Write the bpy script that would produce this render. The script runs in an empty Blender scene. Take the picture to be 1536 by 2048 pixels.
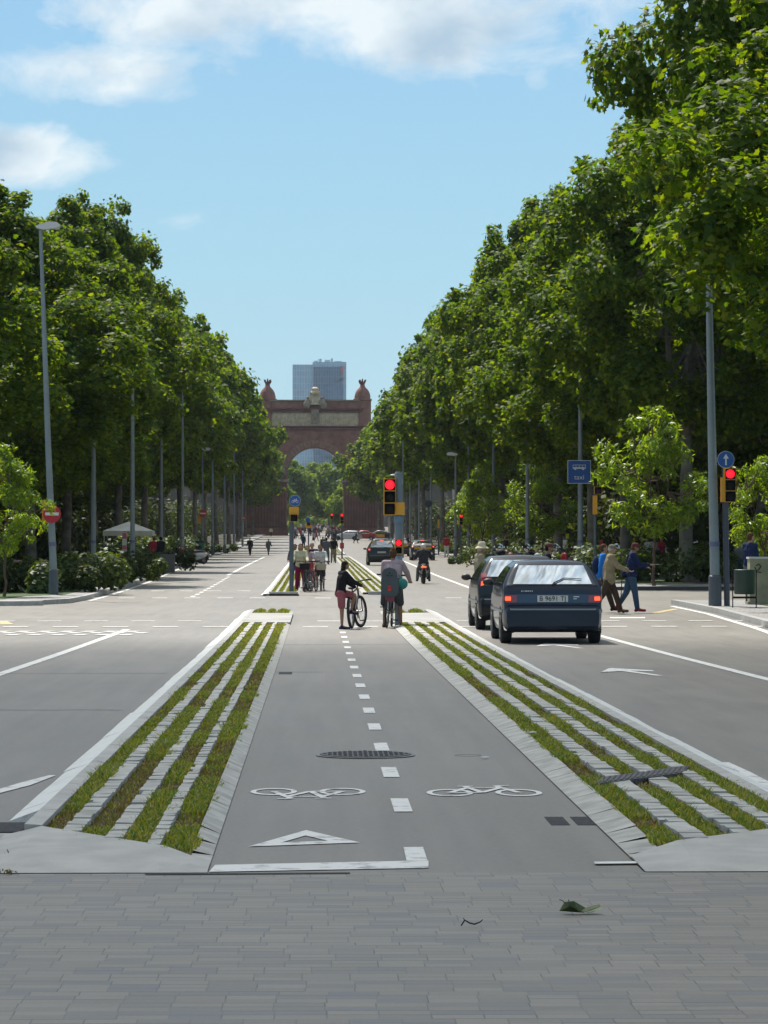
import bpy, bmesh, math, random
import numpy as np
from mathutils import Vector, Matrix, noise
from mathutils.bvhtree import BVHTree
R = math.radians
C = bpy.context.scene.collection
scn = bpy.context.scene
# ------------------------------------------------------------------ camera
CAMZ = 1.55
FPX = 6200.0
cam_d = bpy.data.cameras.new('camera'); cam = bpy.data.objects.new('camera', cam_d); C.objects.link(cam)
cam_d.sensor_fit = 'VERTICAL'; cam_d.sensor_height = 36.0; cam_d.lens = FPX / 2048 * 36.0
cam_d.clip_start = 0.1; cam_d.clip_end = 9000
cam.location = (0, 0, CAMZ)
YAW = math.atan(138 / FPX); PITCH = math.atan(82 / FPX)
cam.rotation_euler = (R(90) + PITCH, 0, -YAW)
scn.camera = cam
CM = cam.rotation_euler.to_matrix()
# ------------------------------------------------------------------ light
SUN_EL, SUN_AZ = R(58), R(-23)       # azimuth from +Y, negative = to the left of the street
w = bpy.data.worlds.new('World'); scn.world = w; w.use_nodes = True
nt = w.node_tree; nt.nodes.clear()
def wn(t, **k):
    n = nt.nodes.new(t)
    for a, b in k.items(): setattr(n, a, b)
    return n
sky = wn('ShaderNodeTexSky', sky_type='NISHITA', sun_disc=False)
sky.sun_elevation = SUN_EL; sky.sun_rotation = SUN_AZ
sky.air_density = 1.0; sky.dust_density = 0.6; sky.ozone_density = 2.2; sky.altitude = 50
tc = wn('ShaderNodeTexCoord')
sep = wn('ShaderNodeSeparateXYZ'); nt.links.new(tc.outputs['Generated'], sep.inputs[0])
def wm(op, a, b=None, c=None, clamp=False):
    n = wn('ShaderNodeMath', operation=op); n.use_clamp = clamp
    for i, q in enumerate((a, b, c)):
        if q is None: continue
        if isinstance(q, (int, float)): n.inputs[i].default_value = q
        else: nt.links.new(q, n.inputs[i])
    return n.outputs[0]
# direction -> azimuth / elevation (degrees) so that clouds have a place in the real sky
az = wm('MULTIPLY', wm('ARCTAN2', sep.outputs[0], sep.outputs[1]), 57.2958)
el = wm('MULTIPLY', wm('ARCSINE', sep.outputs[2]), 57.2958)
cv = wn('ShaderNodeCombineXYZ')
nt.links.new(wm('MULTIPLY', az, 0.62), cv.inputs[0]); nt.links.new(wm('MULTIPLY', el, 1.0), cv.inputs[1])
nz = wn('ShaderNodeTexNoise'); nz.inputs['Scale'].default_value = 0.62; nz.inputs['Detail'].default_value = 9
nz.inputs['Roughness'].default_value = 0.62; nz.inputs['Distortion'].default_value = 0.35
nt.links.new(cv.outputs[0], nz.inputs['Vector'])
nz2 = wn('ShaderNodeTexNoise'); nz2.inputs['Scale'].default_value = 0.55; nz2.inputs['Detail'].default_value = 7
cv2 = wn('ShaderNodeVectorMath', operation='ADD'); nt.links.new(cv.outputs[0], cv2.inputs[0]); cv2.inputs[1].default_value = (7.3, 2.1, 4)
nt.links.new(cv2.outputs[0], nz2.inputs['Vector'])
def blob(a0, e0, ra, re, amt):
    da = wm('DIVIDE', wm('SUBTRACT', az, a0), ra); de = wm('DIVIDE', wm('SUBTRACT', el, e0), re)
    r = wm('ADD', wm('MULTIPLY', da, da), wm('MULTIPLY', de, de))
    return wm('MULTIPLY', wm('SUBTRACT', 1.0, r, clamp=True), amt)
blobs = [(1.4, 10.1, 5.8, 1.75, 1.0), (-2.6, 9.95, 2.6, 1.0, .9), (-4.3, 8.75, 2.6, 0.75, .85), (-5.5, 7.3, 2.3, 0.75, 1.0),
         (3.2, 10.2, 3.5, 1.2, .9), (2.6, 9.0, 1.6, .4, .55), (4.1, 8.7, .35, .6, .42), (-2.6, 6.1, .8, .3, .2), (-3.0, 9.1, 1.4, .9, .5),
         (9, 18, 14, 6, .9), (-18, 22, 12, 6, .9), (-30, 11, 14, 5, .8), (30, 14, 16, 6, .8), (170, 38, 80, 30, 1.0), (-140, 34, 60, 24, 1.0), (100, 40, 40, 22, 1), (0, 82, 400, 16, .9), (-60, 60, 60, 20, .95), (40, 55, 50, 20, .95), (-75, 35, 25, 12, .8)]
acc = None
for b in blobs:
    o = blob(*b); acc = o if acc is None else wm('MAXIMUM', acc, o)
cov = wm('SUBTRACT', wm('ADD', wm('MULTIPLY', acc, 1.0), wm('MULTIPLY', nz.outputs[0], 2.3)), 1.42)
cov = wm('MULTIPLY', cov, 1.7, clamp=True)
cov = wm('MULTIPLY', wm('SMOOTHSTEP', cov, 0, 1) if False else cov, 0.93)
body = wm('MULTIPLY', wm('SUBTRACT', nz2.outputs[0], 0.40), 4.6, clamp=True)
dense = wm('MULTIPLY', wm('SUBTRACT', acc, .18, clamp=True), 2.0, clamp=True)
shade = wm('MULTIPLY', body, dense)
ccol = wn('ShaderNodeMixRGB'); nt.links.new(shade, ccol.inputs[0])
ccol.inputs[1].default_value = (7.9, 8.6, 8.9, 1); ccol.inputs[2].default_value = (4.2, 5.5, 6.7, 1)
hi = wm('MULTIPLY', wm('SUBTRACT', el, 58.0, clamp=False), .06, clamp=True)
cb_ = wn('ShaderNodeVectorMath', operation='SCALE'); nt.links.new(ccol.outputs[0], cb_.inputs[0]); nt.links.new(wm('ADD', 1.0, wm('MULTIPLY', hi, 1.6)), cb_.inputs['Scale'])
low = wn('ShaderNodeValToRGB'); nt.links.new(wm('DIVIDE', el, 12.0, clamp=True), low.inputs[0])
low.color_ramp.elements[0].color = (4.9, 6.8, 7.3, 1); low.color_ramp.elements[1].color = (2.7, 5.1, 7.9, 1)
q_ = low.color_ramp.elements.new(.45); q_.color = (3.7, 6.2, 7.6, 1)
tint = wn('ShaderNodeMixRGB'); nt.links.new(wm('DIVIDE', wm('SUBTRACT', el, 14.0), 16.0, clamp=True), tint.inputs[0])
nt.links.new(low.outputs[0], tint.inputs[1]); wt = wn('ShaderNodeMixRGB', blend_type='MULTIPLY'); wt.inputs[0].default_value = 1; nt.links.new(sky.outputs[0], wt.inputs[1]); wt.inputs[2].default_value = (1.32, 1.0, .70, 1)
nt.links.new(wt.outputs[0], tint.inputs[2])
mx = wn('ShaderNodeMixRGB'); nt.links.new(cov, mx.inputs[0]); nt.links.new(tint.outputs[0], mx.inputs[1]); nt.links.new(cb_.outputs[0], mx.inputs[2])
bg = wn('ShaderNodeBackground'); bg.inputs['Strength'].default_value = 0.067
nt.links.new(mx.outputs[0], bg.inputs[0])
out = wn('ShaderNodeOutputWorld'); nt.links.new(bg.outputs[0], out.inputs[0])
sl = bpy.data.lights.new('sun', 'SUN'); sun = bpy.data.objects.new('sun', sl); C.objects.link(sun)
sl.energy = 3.75; sl.angle = R(0.5); sl.color = (1.0, .955, .88)
dsun = Vector((math.sin(SUN_AZ) * math.cos(SUN_EL), math.cos(SUN_AZ) * math.cos(SUN_EL), math.sin(SUN_EL)))
sun.rotation_euler = dsun.to_track_quat('Z', 'Y').to_euler(); sun.location = dsun * 100
sc = scn
sc.view_settings.view_transform = 'Standard'; sc.view_settings.look = 'None'
sc.view_settings.exposure = 0.74; sc.view_settings.gamma = 1
sc.cycles.max_bounces = 6; sc.cycles.transparent_max_bounces = 8
sc.cycles.caustics_reflective = False; sc.cycles.caustics_refractive = False
# ------------------------------------------------------------------ terrain profile and pixel helpers
PR = [(-50, 0), (45, 0), (60, .03), (80, .09), (110, .19), (150, .47), (200, .84), (260, 1.22), (330, 1.65), (413, 2.55), (500, 3.7), (600, 5.0), (800, 7.6), (1000, 10.0), (4000, 13)]
def gz(y):
    if y <= PR[0][0]: return PR[0][1]
    for i in range(len(PR) - 1):
        y0, z0 = PR[i]; y1, z1 = PR[i + 1]
        if y <= y1:
            s = (z1 - z0) / (y1 - y0)
            sa = (z1 - PR[i - 1][1]) / (y1 - PR[i - 1][0]) if i > 0 else s
            sb = (PR[i + 2][1] - z0) / (PR[i + 2][0] - y0) if i + 2 < len(PR) else s
            h = y1 - y0; t = (y - y0) / h
            return (2*t**3 - 3*t**2 + 1) * z0 + (t**3 - 2*t**2 + t) * h * sa + (-2*t**3 + 3*t**2) * z1 + (t**3 - t**2) * h * sb
    return PR[-1][1]
def ray(px, py):
    v = CM @ Vector(((px - 768) / FPX, -(py - 1024) / FPX, -1.0)); return v / v.y
def at(px, py, y):
    v = ray(px, py) * y; return Vector((v.x, v.y, v.z + CAMZ))
def G(px, py, ymax=700):
    """ground point seen at a photo pixel"""
    v = ray(px, py); y = 6.0
    while y < ymax and CAMZ + v.z * y > gz(y): y *= 1.01
    a, b = y / 1.01, y
    for _ in range(30):
        m = (a + b) / 2
        if CAMZ + v.z * m > gz(m): a = m
        else: b = m
    return Vector((v.x * b, b, gz(b)))
# ------------------------------------------------------------------ materials
MATS = {}
def mat(name, col, rough=.6, var=0.0, scale=3.0, col2=None, metal=0.0, bump=0.0, bscale=None, emis=None, es=0.0, spec=.5, coat=0.0, alpha=None):
    if name in MATS: return MATS[name]
    m = bpy.data.materials.new(name); m.use_nodes = True; n = m.node_tree; p = n.nodes['Principled BSDF']
    p.inputs['Roughness'].default_value = rough; p.inputs['Metallic'].default_value = metal
    p.inputs['Specular IOR Level'].default_value = spec; p.inputs['Coat Weight'].default_value = coat
    c4 = (*col, 1)
    p.inputs['Base Color'].default_value = c4
    if var > 0 or col2:
        t = n.nodes.new('ShaderNodeTexCoord'); nz = n.nodes.new('ShaderNodeTexNoise'); nz.inputs['Scale'].default_value = scale; nz.inputs['Detail'].default_value = 6
        n.links.new(t.outputs['Object'], nz.inputs['Vector'])
        rp = n.nodes.new('ShaderNodeValToRGB'); n.links.new(nz.outputs[0], rp.inputs[0])
        a = tuple(x * (1 - var) for x in col); b = col2 or tuple(min(1, x * (1 + var)) for x in col)
        rp.color_ramp.elements[0].position = .3; rp.color_ramp.elements[1].position = .7
        rp.color_ramp.elements[0].color = (*a, 1); rp.color_ramp.elements[1].color = (*b, 1)
        n.links.new(rp.outputs[0], p.inputs['Base Color'])
    if bump > 0:
        t = n.nodes.new('ShaderNodeTexCoord'); nb = n.nodes.new('ShaderNodeTexNoise'); nb.inputs['Scale'].default_value = bscale or scale * 4; nb.inputs['Detail'].default_value = 5
        n.links.new(t.outputs['Object'], nb.inputs['Vector'])
        bp = n.nodes.new('ShaderNodeBump'); bp.inputs['Strength'].default_value = bump; bp.inputs['Distance'].default_value = .02
        n.links.new(nb.outputs[0], bp.inputs['Height']); n.links.new(bp.outputs[0], p.inputs['Normal'])
    if emis: p.inputs['Emission Color'].default_value = (*emis, 1); p.inputs['Emission Strength'].default_value = es
    MATS[name] = m; return m
# ------------------------------------------------------------------ mesh builder
class MB:
    def __init__(s): s.v = []; s.f = []; s.mi = []; s.cur = 0
    def add(s, vs, fs):
        b = len(s.v); s.v += [tuple(v) for v in vs]; s.f += [tuple(b + i for i in f) for f in fs]; s.mi += [s.cur] * len(fs); return s
    def box(s, c, d, rz=0, M=None, tap=1.0):
        x, y, z = d[0] / 2, d[1] / 2, d[2] / 2; c = Vector(c)
        vs = [Vector((sx * x * (tap if sz > 0 else 1), sy * y * (tap if sz > 0 else 1), sz * z)) for sz in (-1, 1) for sy in (-1, 1) for sx in (-1, 1)]
        rot = Matrix.Rotation(rz, 3, 'Z') if M is None else M
        return s.add([rot @ v + c for v in vs], [(0, 2, 3, 1), (4, 5, 7, 6), (0, 1, 5, 4), (2, 6, 7, 3), (0, 4, 6, 2), (1, 3, 7, 5)])
    def tube(s, pts, rad, n=8, cap=True):
        pts = [Vector(p) for p in pts]
        if not isinstance(rad, (list, tuple)): rad = [rad] * len(pts)
        vs = []; T = []
        for i in range(len(pts)):
            a = pts[max(0, i - 1)]; b = pts[min(len(pts) - 1, i + 1)]; T.append((b - a).normalized())
        up = Vector((0, 0, 1)) if abs(T[0].z) < .9 else Vector((1, 0, 0))
        u = T[0].cross(up).normalized()
        for i, p in enumerate(pts):
            u = (u - T[i] * u.dot(T[i])).normalized(); w_ = T[i].cross(u)
            for k in range(n):
                a = 2 * math.pi * k / n; vs.append(p + (u * math.cos(a) + w_ * math.sin(a)) * rad[i])
        fs = [(i * n + k, i * n + (k + 1) % n, (i + 1) * n + (k + 1) % n, (i + 1) * n + k) for i in range(len(pts) - 1) for k in range(n)]
        if cap: fs += [tuple(range(n - 1, -1, -1)), tuple((len(pts) - 1) * n + k for k in range(n))]
        return s.add(vs, fs)
    def lathe(s, prof, n=16, c=(0, 0, 0), M=None):
        c = Vector(c); M = M or Matrix.Identity(3); vs = []
        for r, z in prof:
            for k in range(n):
                a = 2 * math.pi * k / n; vs.append(M @ Vector((r * math.cos(a), r * math.sin(a), z)) + c)
        m = len(prof)
        fs = [(i * n + k, i * n + (k + 1) % n, (i + 1) * n + (k + 1) % n, (i + 1) * n + k) for i in range(m - 1) for k in range(n)]
        fs += [tuple(range(n - 1, -1, -1)), tuple((m - 1) * n + k for k in range(n))]
        return s.add(vs, fs)
    def torus(s, c, Rr, r, M=None, n=28, k=8, sq=1.0):
        M = M or Matrix.Identity(3); c = Vector(c); vs = []
        for i in range(n):
            a = 2 * math.pi * i / n
            for j in range(k):
                b = 2 * math.pi * j / k; q = Rr + r * math.cos(b)
                vs.append(M @ Vector((q * math.cos(a), q * math.sin(a), r * sq * math.sin(b))) + c)
        return s.add(vs, [(i * k + j, ((i + 1) % n) * k + j, ((i + 1) % n) * k + (j + 1) % k, i * k + (j + 1) % k) for i in range(n) for j in range(k)])
    def ell(s, c, r, n=12, m=8, M=None):
        c = Vector(c); M = M or Matrix.Identity(3)
        if not isinstance(r, (list, tuple)): r = (r, r, r)
        vs = [M @ Vector((0, 0, -r[2])) + c]
        for i in range(1, m):
            ph = -math.pi / 2 + math.pi * i / m
            for k in range(n):
                a = 2 * math.pi * k / n; vs.append(M @ Vector((r[0] * math.cos(ph) * math.cos(a), r[1] * math.cos(ph) * math.sin(a), r[2] * math.sin(ph))) + c)
        vs.append(M @ Vector((0, 0, r[2])) + c); e = len(vs) - 1
        fs = [(0, 1 + (k + 1) % n, 1 + k) for k in range(n)]
        fs += [(1 + i * n + k, 1 + i * n + (k + 1) % n, 1 + (i + 1) * n + (k + 1) % n, 1 + (i + 1) * n + k) for i in range(m - 2) for k in range(n)]
        fs += [(1 + (m - 2) * n + k, 1 + (m - 2) * n + (k + 1) % n, e) for k in range(n)]
        return s.add(vs, fs)
    def prism(s, poly, h0, h1, M=None, c=(0, 0, 0)):
        """poly in local xy, extruded along local z h0..h1, turned by M"""
        M = M or Matrix.Identity(3); c = Vector(c); n = len(poly)
        vs = [M @ Vector((x, y, h0)) + c for x, y in poly] + [M @ Vector((x, y, h1)) + c for x, y in poly]
        fs = [tuple(range(n - 1, -1, -1)), tuple(range(n, 2 * n))] + [(i, (i + 1) % n, n + (i + 1) % n, n + i) for i in range(n)]
        return s.add(vs, fs)
    def mesh(s, name, mats, smooth=False, ang=None):
        me = bpy.data.meshes.new(name); me.from_pydata(s.v, [], s.f)
        for m in (mats if isinstance(mats, (list, tuple)) else [mats]): me.materials.append(m)
        if any(s.mi): me.polygons.foreach_set('material_index', s.mi)
        if smooth: me.polygons.foreach_set('use_smooth', [True] * len(me.polygons))
        me.update(); me.validate()
        if smooth:
            try: me.set_sharp_from_angle(angle=ang or R(40))
            except Exception: pass
        return me
def link(name, me, parent=None, loc=(0, 0, 0), rz=0):
    o = bpy.data.objects.new(name, me); C.objects.link(o); o.location = loc; o.rotation_euler = (0, 0, rz)
    if parent: o.parent = parent
    return o
def tag(o, label=None, cat=None, group=None, kind=None):
    if label: o['label'] = label
    if cat: o['category'] = cat
    if group: o['group'] = group
    if kind: o['kind'] = kind
    return o
def thing(name, label, cat, loc=(0, 0, 0), rz=0, group=None):
    return tag(link(name, None, None, loc, rz), label, cat, group)
def part(name, mb, m, parent, smooth=True, label=None, ang=None):
    o = link(name, mb.mesh(name, m, smooth, ang), parent)
    if label: o['label'] = label
    return o
def single(name, mb, m, label, cat, loc=(0, 0, 0), rz=0, group=None, smooth=True, kind=None):
    o = link(name, mb.mesh(name, m, smooth), None, loc, rz); return tag(o, label, cat, group, kind)
def struct(name, mb, m, smooth=False, kind='structure'):
    o = link(name, mb.mesh(name, m, smooth)); o['kind'] = kind; return o
def dup(root, loc, rz, label, group=None, scale=None, name=None):
    def cp(o, par):
        c = o.copy(); C.objects.link(c); c.parent = par
        if par is None and name: c.name = name
        for ch in list(KIDS.get(o.name, [])) or [q for q in o.children]: cp(ch, c)
        return c
    r = cp(root, None); r.location = loc; r.rotation_euler = (0, 0, rz)
    if scale: r.scale = scale if isinstance(scale, (tuple, list)) else (scale,) * 3
    r['label'] = label
    if group: r['group'] = group
    return r
KIDS = {}
XZ = Matrix(((1, 0, 0), (0, 0, -1), (0, 1, 0)))      # local xy -> world x,z ; local z -> -y
XZb = Matrix(((1, 0, 0), (0, 0, 1), (0, 1, 0)))      # local xy -> world x,z ; local z -> +y
YZ = Matrix(((0, 0, 1), (1, 0, 0), (0, 1, 0)))       # local xy -> world y,z ; local z -> +x
# ------------------------------------------------------------------ ground materials
def nodes(name):
    m = bpy.data.materials.new(name); m.use_nodes = True; n = m.node_tree; p = n.nodes['Principled BSDF']
    def nd(t, **k):
        q = n.nodes.new(t)
        for a, b in k.items(): setattr(q, a, b)
        return q
    def mth(op, a, b=None, clamp=False):
        q = nd('ShaderNodeMath', operation=op); q.use_clamp = clamp
        for i, x in enumerate((a, b)):
            if x is None: continue
            if isinstance(x, (int, float)): q.inputs[i].default_value = x
            else: n.links.new(x, q.inputs[i])
        return q.outputs[0]
    return m, n, p, nd, mth
def asphalt(name, base, rough=.62, warm=(1, 1, 1)):
    m, n, p, nd, mth = nodes(name); L = n.links.new
    tc = nd('ShaderNodeTexCoord')
    def nz(scale, detail=4, sx=1, sy=1):
        mp = nd('ShaderNodeMapping'); mp.inputs['Scale'].default_value = (sx, sy, 1); L(tc.outputs['Object'], mp.inputs[0])
        q = nd('ShaderNodeTexNoise'); q.inputs['Scale'].default_value = scale; q.inputs['Detail'].default_value = detail; L(mp.outputs[0], q.inputs['Vector']); return q.outputs[0]
    big = nz(.35, 5, 1, .35); mid = nz(1.7, 6, 1.3, .35); fine = nz(26, 6); streak = nz(2.5, 4, 2.2, .08)
    f = mth('ADD', mth('ADD', mth('MULTIPLY', big, .55), mth('MULTIPLY', mid, .26)), mth('ADD', mth('MULTIPLY', fine, .5), mth('MULTIPLY', streak, .42)))
    f = mth('ADD', f, .15)
    c = nd('ShaderNodeMixRGB', blend_type='MULTIPLY'); c.inputs[0].default_value = 1; c.inputs[1].default_value = (base * warm[0], base * warm[1], base * warm[2], 1)
    cb = nd('ShaderNodeCombineXYZ'); [L(f, cb.inputs[i]) for i in range(3)]; L(cb.outputs[0], c.inputs[2])
    L(c.outputs[0], p.inputs['Base Color']); p.inputs['Roughness'].default_value = rough
    L(mth('ADD', mth('MULTIPLY', mid, .2), rough - .1), p.inputs['Roughness'])
    bp = nd('ShaderNodeBump'); bp.inputs['Strength'].default_value = .35; bp.inputs['Distance'].default_value = .006; L(nz(160, 2), bp.inputs['Height']); L(bp.outputs[0], p.inputs['Normal'])
    return m
M_road = asphalt('road_asphalt', .165, .52, (1.10, 1.0, .87))
M_bike = asphalt('bike_lane_asphalt', .168, .54, (1.11, 1.0, .86))
M_pave = mat('sidewalk_slabs', (.33, .32, .30), .75, .22, 1.2, bump=.2, bscale=30)
def brickslab(name, c1, c2, w_, h_, mortar=.012, mcol=(.06, .06, .06)):
    m, n, p, nd, mth = nodes(name); L = n.links.new
    tc = nd('ShaderNodeTexCoord'); b = nd('ShaderNodeTexBrick'); L(tc.outputs['Object'], b.inputs['Vector'])
    b.inputs['Scale'].default_value = 1; b.inputs['Brick Width'].default_value = w_; b.inputs['Row Height'].default_value = h_; b.inputs['Mortar Size'].default_value = mortar
    b.inputs['Color1'].default_value = (*c1, 1); b.inputs['Color2'].default_value = (*c2, 1); b.inputs['Mortar'].default_value = (*mcol, 1)
    q = nd('ShaderNodeTexNoise'); q.inputs['Scale'].default_value = 2.3; q.inputs['Detail'].default_value = 8; L(tc.outputs['Object'], q.inputs['Vector'])
    mx = nd('ShaderNodeMixRGB', blend_type='MULTIPLY'); mx.inputs[0].default_value = .45; L(b.outputs[0], mx.inputs[1]); L(q.outputs[0], mx.inputs[2])
    L(mx.outputs[0], p.inputs['Base Color']); p.inputs['Roughness'].default_value = .7
    return m
M_slab = brickslab('kerbside_slabs', (.36, .35, .33), (.30, .29, .28), .6, .4)
def plaza():
    """long unit pavers in rows across the view, every one with its own tone, rows slightly shifted against each other"""
    m, n, p, nd, mth = nodes('plaza_pavers'); L = n.links.new
    tc = nd('ShaderNodeTexCoord'); sp = nd('ShaderNodeSeparateXYZ'); L(tc.outputs['Object'], sp.inputs[0])
    X, Y = sp.outputs[0], sp.outputs[1]
    Y2 = mth('ADD', Y, mth('MULTIPLY', X, .012))
    RH = .092
    ry = mth('DIVIDE', Y2, RH); row = mth('FLOOR', ry)
    grp = mth('FLOOR', mth('DIVIDE', row, 2.0))
    wnz = nd('ShaderNodeTexWhiteNoise', noise_dimensions='1D'); L(row, wnz.inputs['W'])
    wng = nd('ShaderNodeTexWhiteNoise', noise_dimensions='1D'); L(mth('ADD', grp, 77.3), wng.inputs['W'])
    sh = mth('ADD', mth('MULTIPLY', wng.outputs[0], .045), mth('MULTIPLY', mth('FLOOR', mth('DIVIDE', row, 7.0)), .083))
    cx = mth('DIVIDE', mth('ADD', X, sh), .175)
    col = mth('FLOOR', cx)
    # joints that are missing now and then merge neighbours, as long pavers do
    cv = nd('ShaderNodeCombineXYZ'); L(col, cv.inputs[0]); L(row, cv.inputs[1])
    h1 = nd('ShaderNodeTexWhiteNoise', noise_dimensions='2D'); L(cv.outputs[0], h1.inputs['Vector'])
    fx = mth('SUBTRACT', cx, col); fy = mth('SUBTRACT', ry, row)
    jx = mth('LESS_THAN', fx, .03)
    hl = nd('ShaderNodeTexWhiteNoise', noise_dimensions='2D'); cv3 = nd('ShaderNodeCombineXYZ'); L(mth('FLOOR', mth('DIVIDE', mth('ADD', X, sh), .35)), cv3.inputs[0]); L(mth('ADD', row, 5.5), cv3.inputs[1]); L(cv3.outputs[0], hl.inputs['Vector'])
    jy = mth('MULTIPLY', mth('LESS_THAN', fy, .09), mth('GREATER_THAN', hl.outputs[0], .62))
    jw = mth('MULTIPLY', mth('LESS_THAN', fy, .06), .3)
    j = mth('MAXIMUM', mth('MAXIMUM', mth('MULTIPLY', jx, mth('ADD', mth('MULTIPLY', h1.outputs[0], .8), .2)), jy), jw)
    mp = nd('ShaderNodeMapping'); mp.inputs['Scale'].default_value = (3.0, 22, 1); L(tc.outputs['Object'], mp.inputs[0])
    st = nd('ShaderNodeTexNoise'); st.inputs['Scale'].default_value = 1.0; st.inputs['Detail'].default_value = 6; L(mp.outputs[0], st.inputs['Vector'])
    bigs = nd('ShaderNodeTexNoise'); bigs.inputs['Scale'].default_value = .5; bigs.inputs['Detail'].default_value = 4; L(tc.outputs['Object'], bigs.inputs['Vector'])
    fine = nd('ShaderNodeTexNoise'); fine.inputs['Scale'].default_value = 90; fine.inputs['Detail'].default_value = 3; L(tc.outputs['Object'], fine.inputs['Vector'])
    rp = nd('ShaderNodeValToRGB'); L(h1.outputs[0], rp.inputs[0]); e = rp.color_ramp.elements
    e[0].color = (.160, .158, .156, 1); e[1].color = (.228, .206, .175, 1)
    for pos, c in ((.25, (.186, .168, .146, 1)), (.55, (.208, .187, .156, 1))):
        q = e.new(pos); q.color = c
    v = mth('ADD', mth('ADD', mth('MULTIPLY', st.outputs[0], .55), mth('MULTIPLY', bigs.outputs[0], .35)), mth('ADD', mth('MULTIPLY', fine.outputs[0], .3), .4))
    mx = nd('ShaderNodeMixRGB', blend_type='MULTIPLY'); mx.inputs[0].default_value = 1; L(rp.outputs[0], mx.inputs[1])
    cb = nd('ShaderNodeCombineXYZ'); [L(v, cb.inputs[i]) for i in range(3)]; L(cb.outputs[0], mx.inputs[2])
    m2 = nd('ShaderNodeMixRGB'); L(j, m2.inputs[0]); L(mx.outputs[0], m2.inputs[1]); m2.inputs[2].default_value = (.085, .083, .08, 1)
    L(m2.outputs[0], p.inputs['Base Color'])
    L(mth('ADD', mth('MULTIPLY', st.outputs[0], .35), .38), p.inputs['Roughness'])
    bp = nd('ShaderNodeBump'); bp.inputs['Strength'].default_value = .5; bp.inputs['Distance'].default_value = .004
    L(mth('SUBTRACT', mth('MULTIPLY', st.outputs[0], .5), j), bp.inputs['Height']); L(bp.outputs[0], p.inputs['Normal'])
    return m
M_plaza = plaza()
def worn(name, col, under, amt=.5, scale=9):
    m, n, p, nd, mth = nodes(name); L = n.links.new
    tc = nd('ShaderNodeTexCoord'); q = nd('ShaderNodeTexNoise'); q.inputs['Scale'].default_value = scale; q.inputs['Detail'].default_value = 8; q.inputs['Roughness'].default_value = .65; L(tc.outputs['Object'], q.inputs['Vector'])
    f = mth('MULTIPLY', mth('SUBTRACT', q.outputs[0], .64 - amt * .18), 9, clamp=True)
    mx = nd('ShaderNodeMixRGB'); L(f, mx.inputs[0]); mx.inputs[1].default_value = (*col, 1); mx.inputs[2].default_value = (*under, 1)
    L(mx.outputs[0], p.inputs['Base Color']); p.inputs['Roughness'].default_value = .6; return m
M_paint = worn('road_paint', (.66, .65, .62), (.30, .30, .29), .62, 6)
M_paint2 = worn('kerb_paint', (.64, .64, .61), (.40, .40, .38), .5, 6)
M_yellow = worn('yellow_paint', (.50, .38, .16), (.3, .27, .2), .5)
M_gran = mat('granite_kerb', (.34, .335, .32), .6, .2, 6, bump=.15, bscale=60)
M_granl = mat('granite_light', (.37, .355, .325), .55, .16, 4, bump=.2, bscale=80)
M_sett = mat('concrete_sett', (.37, .36, .33), .75, .28, 5, bump=.3, bscale=50)
M_soil = mat('soil', (.11, .075, .05), .95, .45, 6, bump=.6, bscale=30)
M_iron = mat('cast_iron', (.055, .052, .055), .55, .4, 30, bump=.6, bscale=60)
M_cast2 = mat('iron_rim', (.17, .17, .17), .5, .2, 20)
M_dirt = mat('park_ground', (.16, .135, .10), .9, .3, 1.5)
# ------------------------------------------------------------------ ribbons laid on the terrain
def fn(a): return a if callable(a) else (lambda y: a)
def ylist(y0, y1):
    ys = [y0]; y = y0
    while y < y1 - 1e-6:
        y = min(y1, y + max(1.5, y * .03)); ys.append(y)
    return ys
def ribbon(mb, xl, xr, y0, y1, dz, dz2=None, thick=0, nx=1, ys=None):
    """strip between x=xl(y) and x=xr(y); heights above the terrain dz at the left edge, dz2 at the right; thick>0 gives it sides"""
    xl, xr = fn(xl), fn(xr); dz2 = dz if dz2 is None else dz2; ys = ys or ylist(y0, y1); vs = []; fs = []
    for y in ys:
        a, b, g = xl(y), xr(y), gz(y)
        for i in range(nx + 1):
            t = i / nx; vs.append((a + (b - a) * t, y, g + dz + (dz2 - dz) * t))
    k = nx + 1
    fs = [(j * k + i, j * k + i + 1, (j + 1) * k + i + 1, (j + 1) * k + i) for j in range(len(ys) - 1) for i in range(nx)]
    if thick:
        b = len(vs); m = len(ys)
        for y in ys:
            g = gz(y); vs += [(xl(y), y, g + dz - thick), (xr(y), y, g + dz2 - thick)]
        for j in range(m - 1):
            fs += [(j * k, (j + 1) * k, b + 2 * (j + 1), b + 2 * j), (j * k + nx, b + 2 * j + 1, b + 2 * (j + 1) + 1, (j + 1) * k + nx)]
        fs += [tuple([b, b + 1] + [i for i in range(nx, -1, -1)]), tuple([b + 2 * (m - 1) + 1, b + 2 * (m - 1)] + [(m - 1) * k + i for i in range(nx + 1)])]
    mb.add(vs, fs); return mb
def sheet(mb, poly, dz, thick=0):
    """flat polygon marking on the terrain, x,y pairs, subdivided nowhere (small pieces only)"""
    vs = [(x, y, gz(y) + dz) for x, y in poly]; mb.add(vs, [tuple(range(len(poly)))]); return mb
def interp(pts):
    def f(y):
        if y <= pts[0][0]: return pts[0][1]
        for (a, b), (c, d) in zip(pts, pts[1:]):
            if y <= c: return b + (d - b) * (y - a) / (c - a)
        return pts[-1][1]
    return f
BL, BR = -.52, 1.60
LK = interp([(84, -8.4), (88, -7.0), (93, -6.9), (133, -7.2), (235, -8.8), (450, -9.4), (600, -9.6)])       # left kerb of the street
RK = interp([(60, 8.9), (86, 9.9), (111, 10.4), (225, 11.1), (600, 11.3)])
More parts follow.
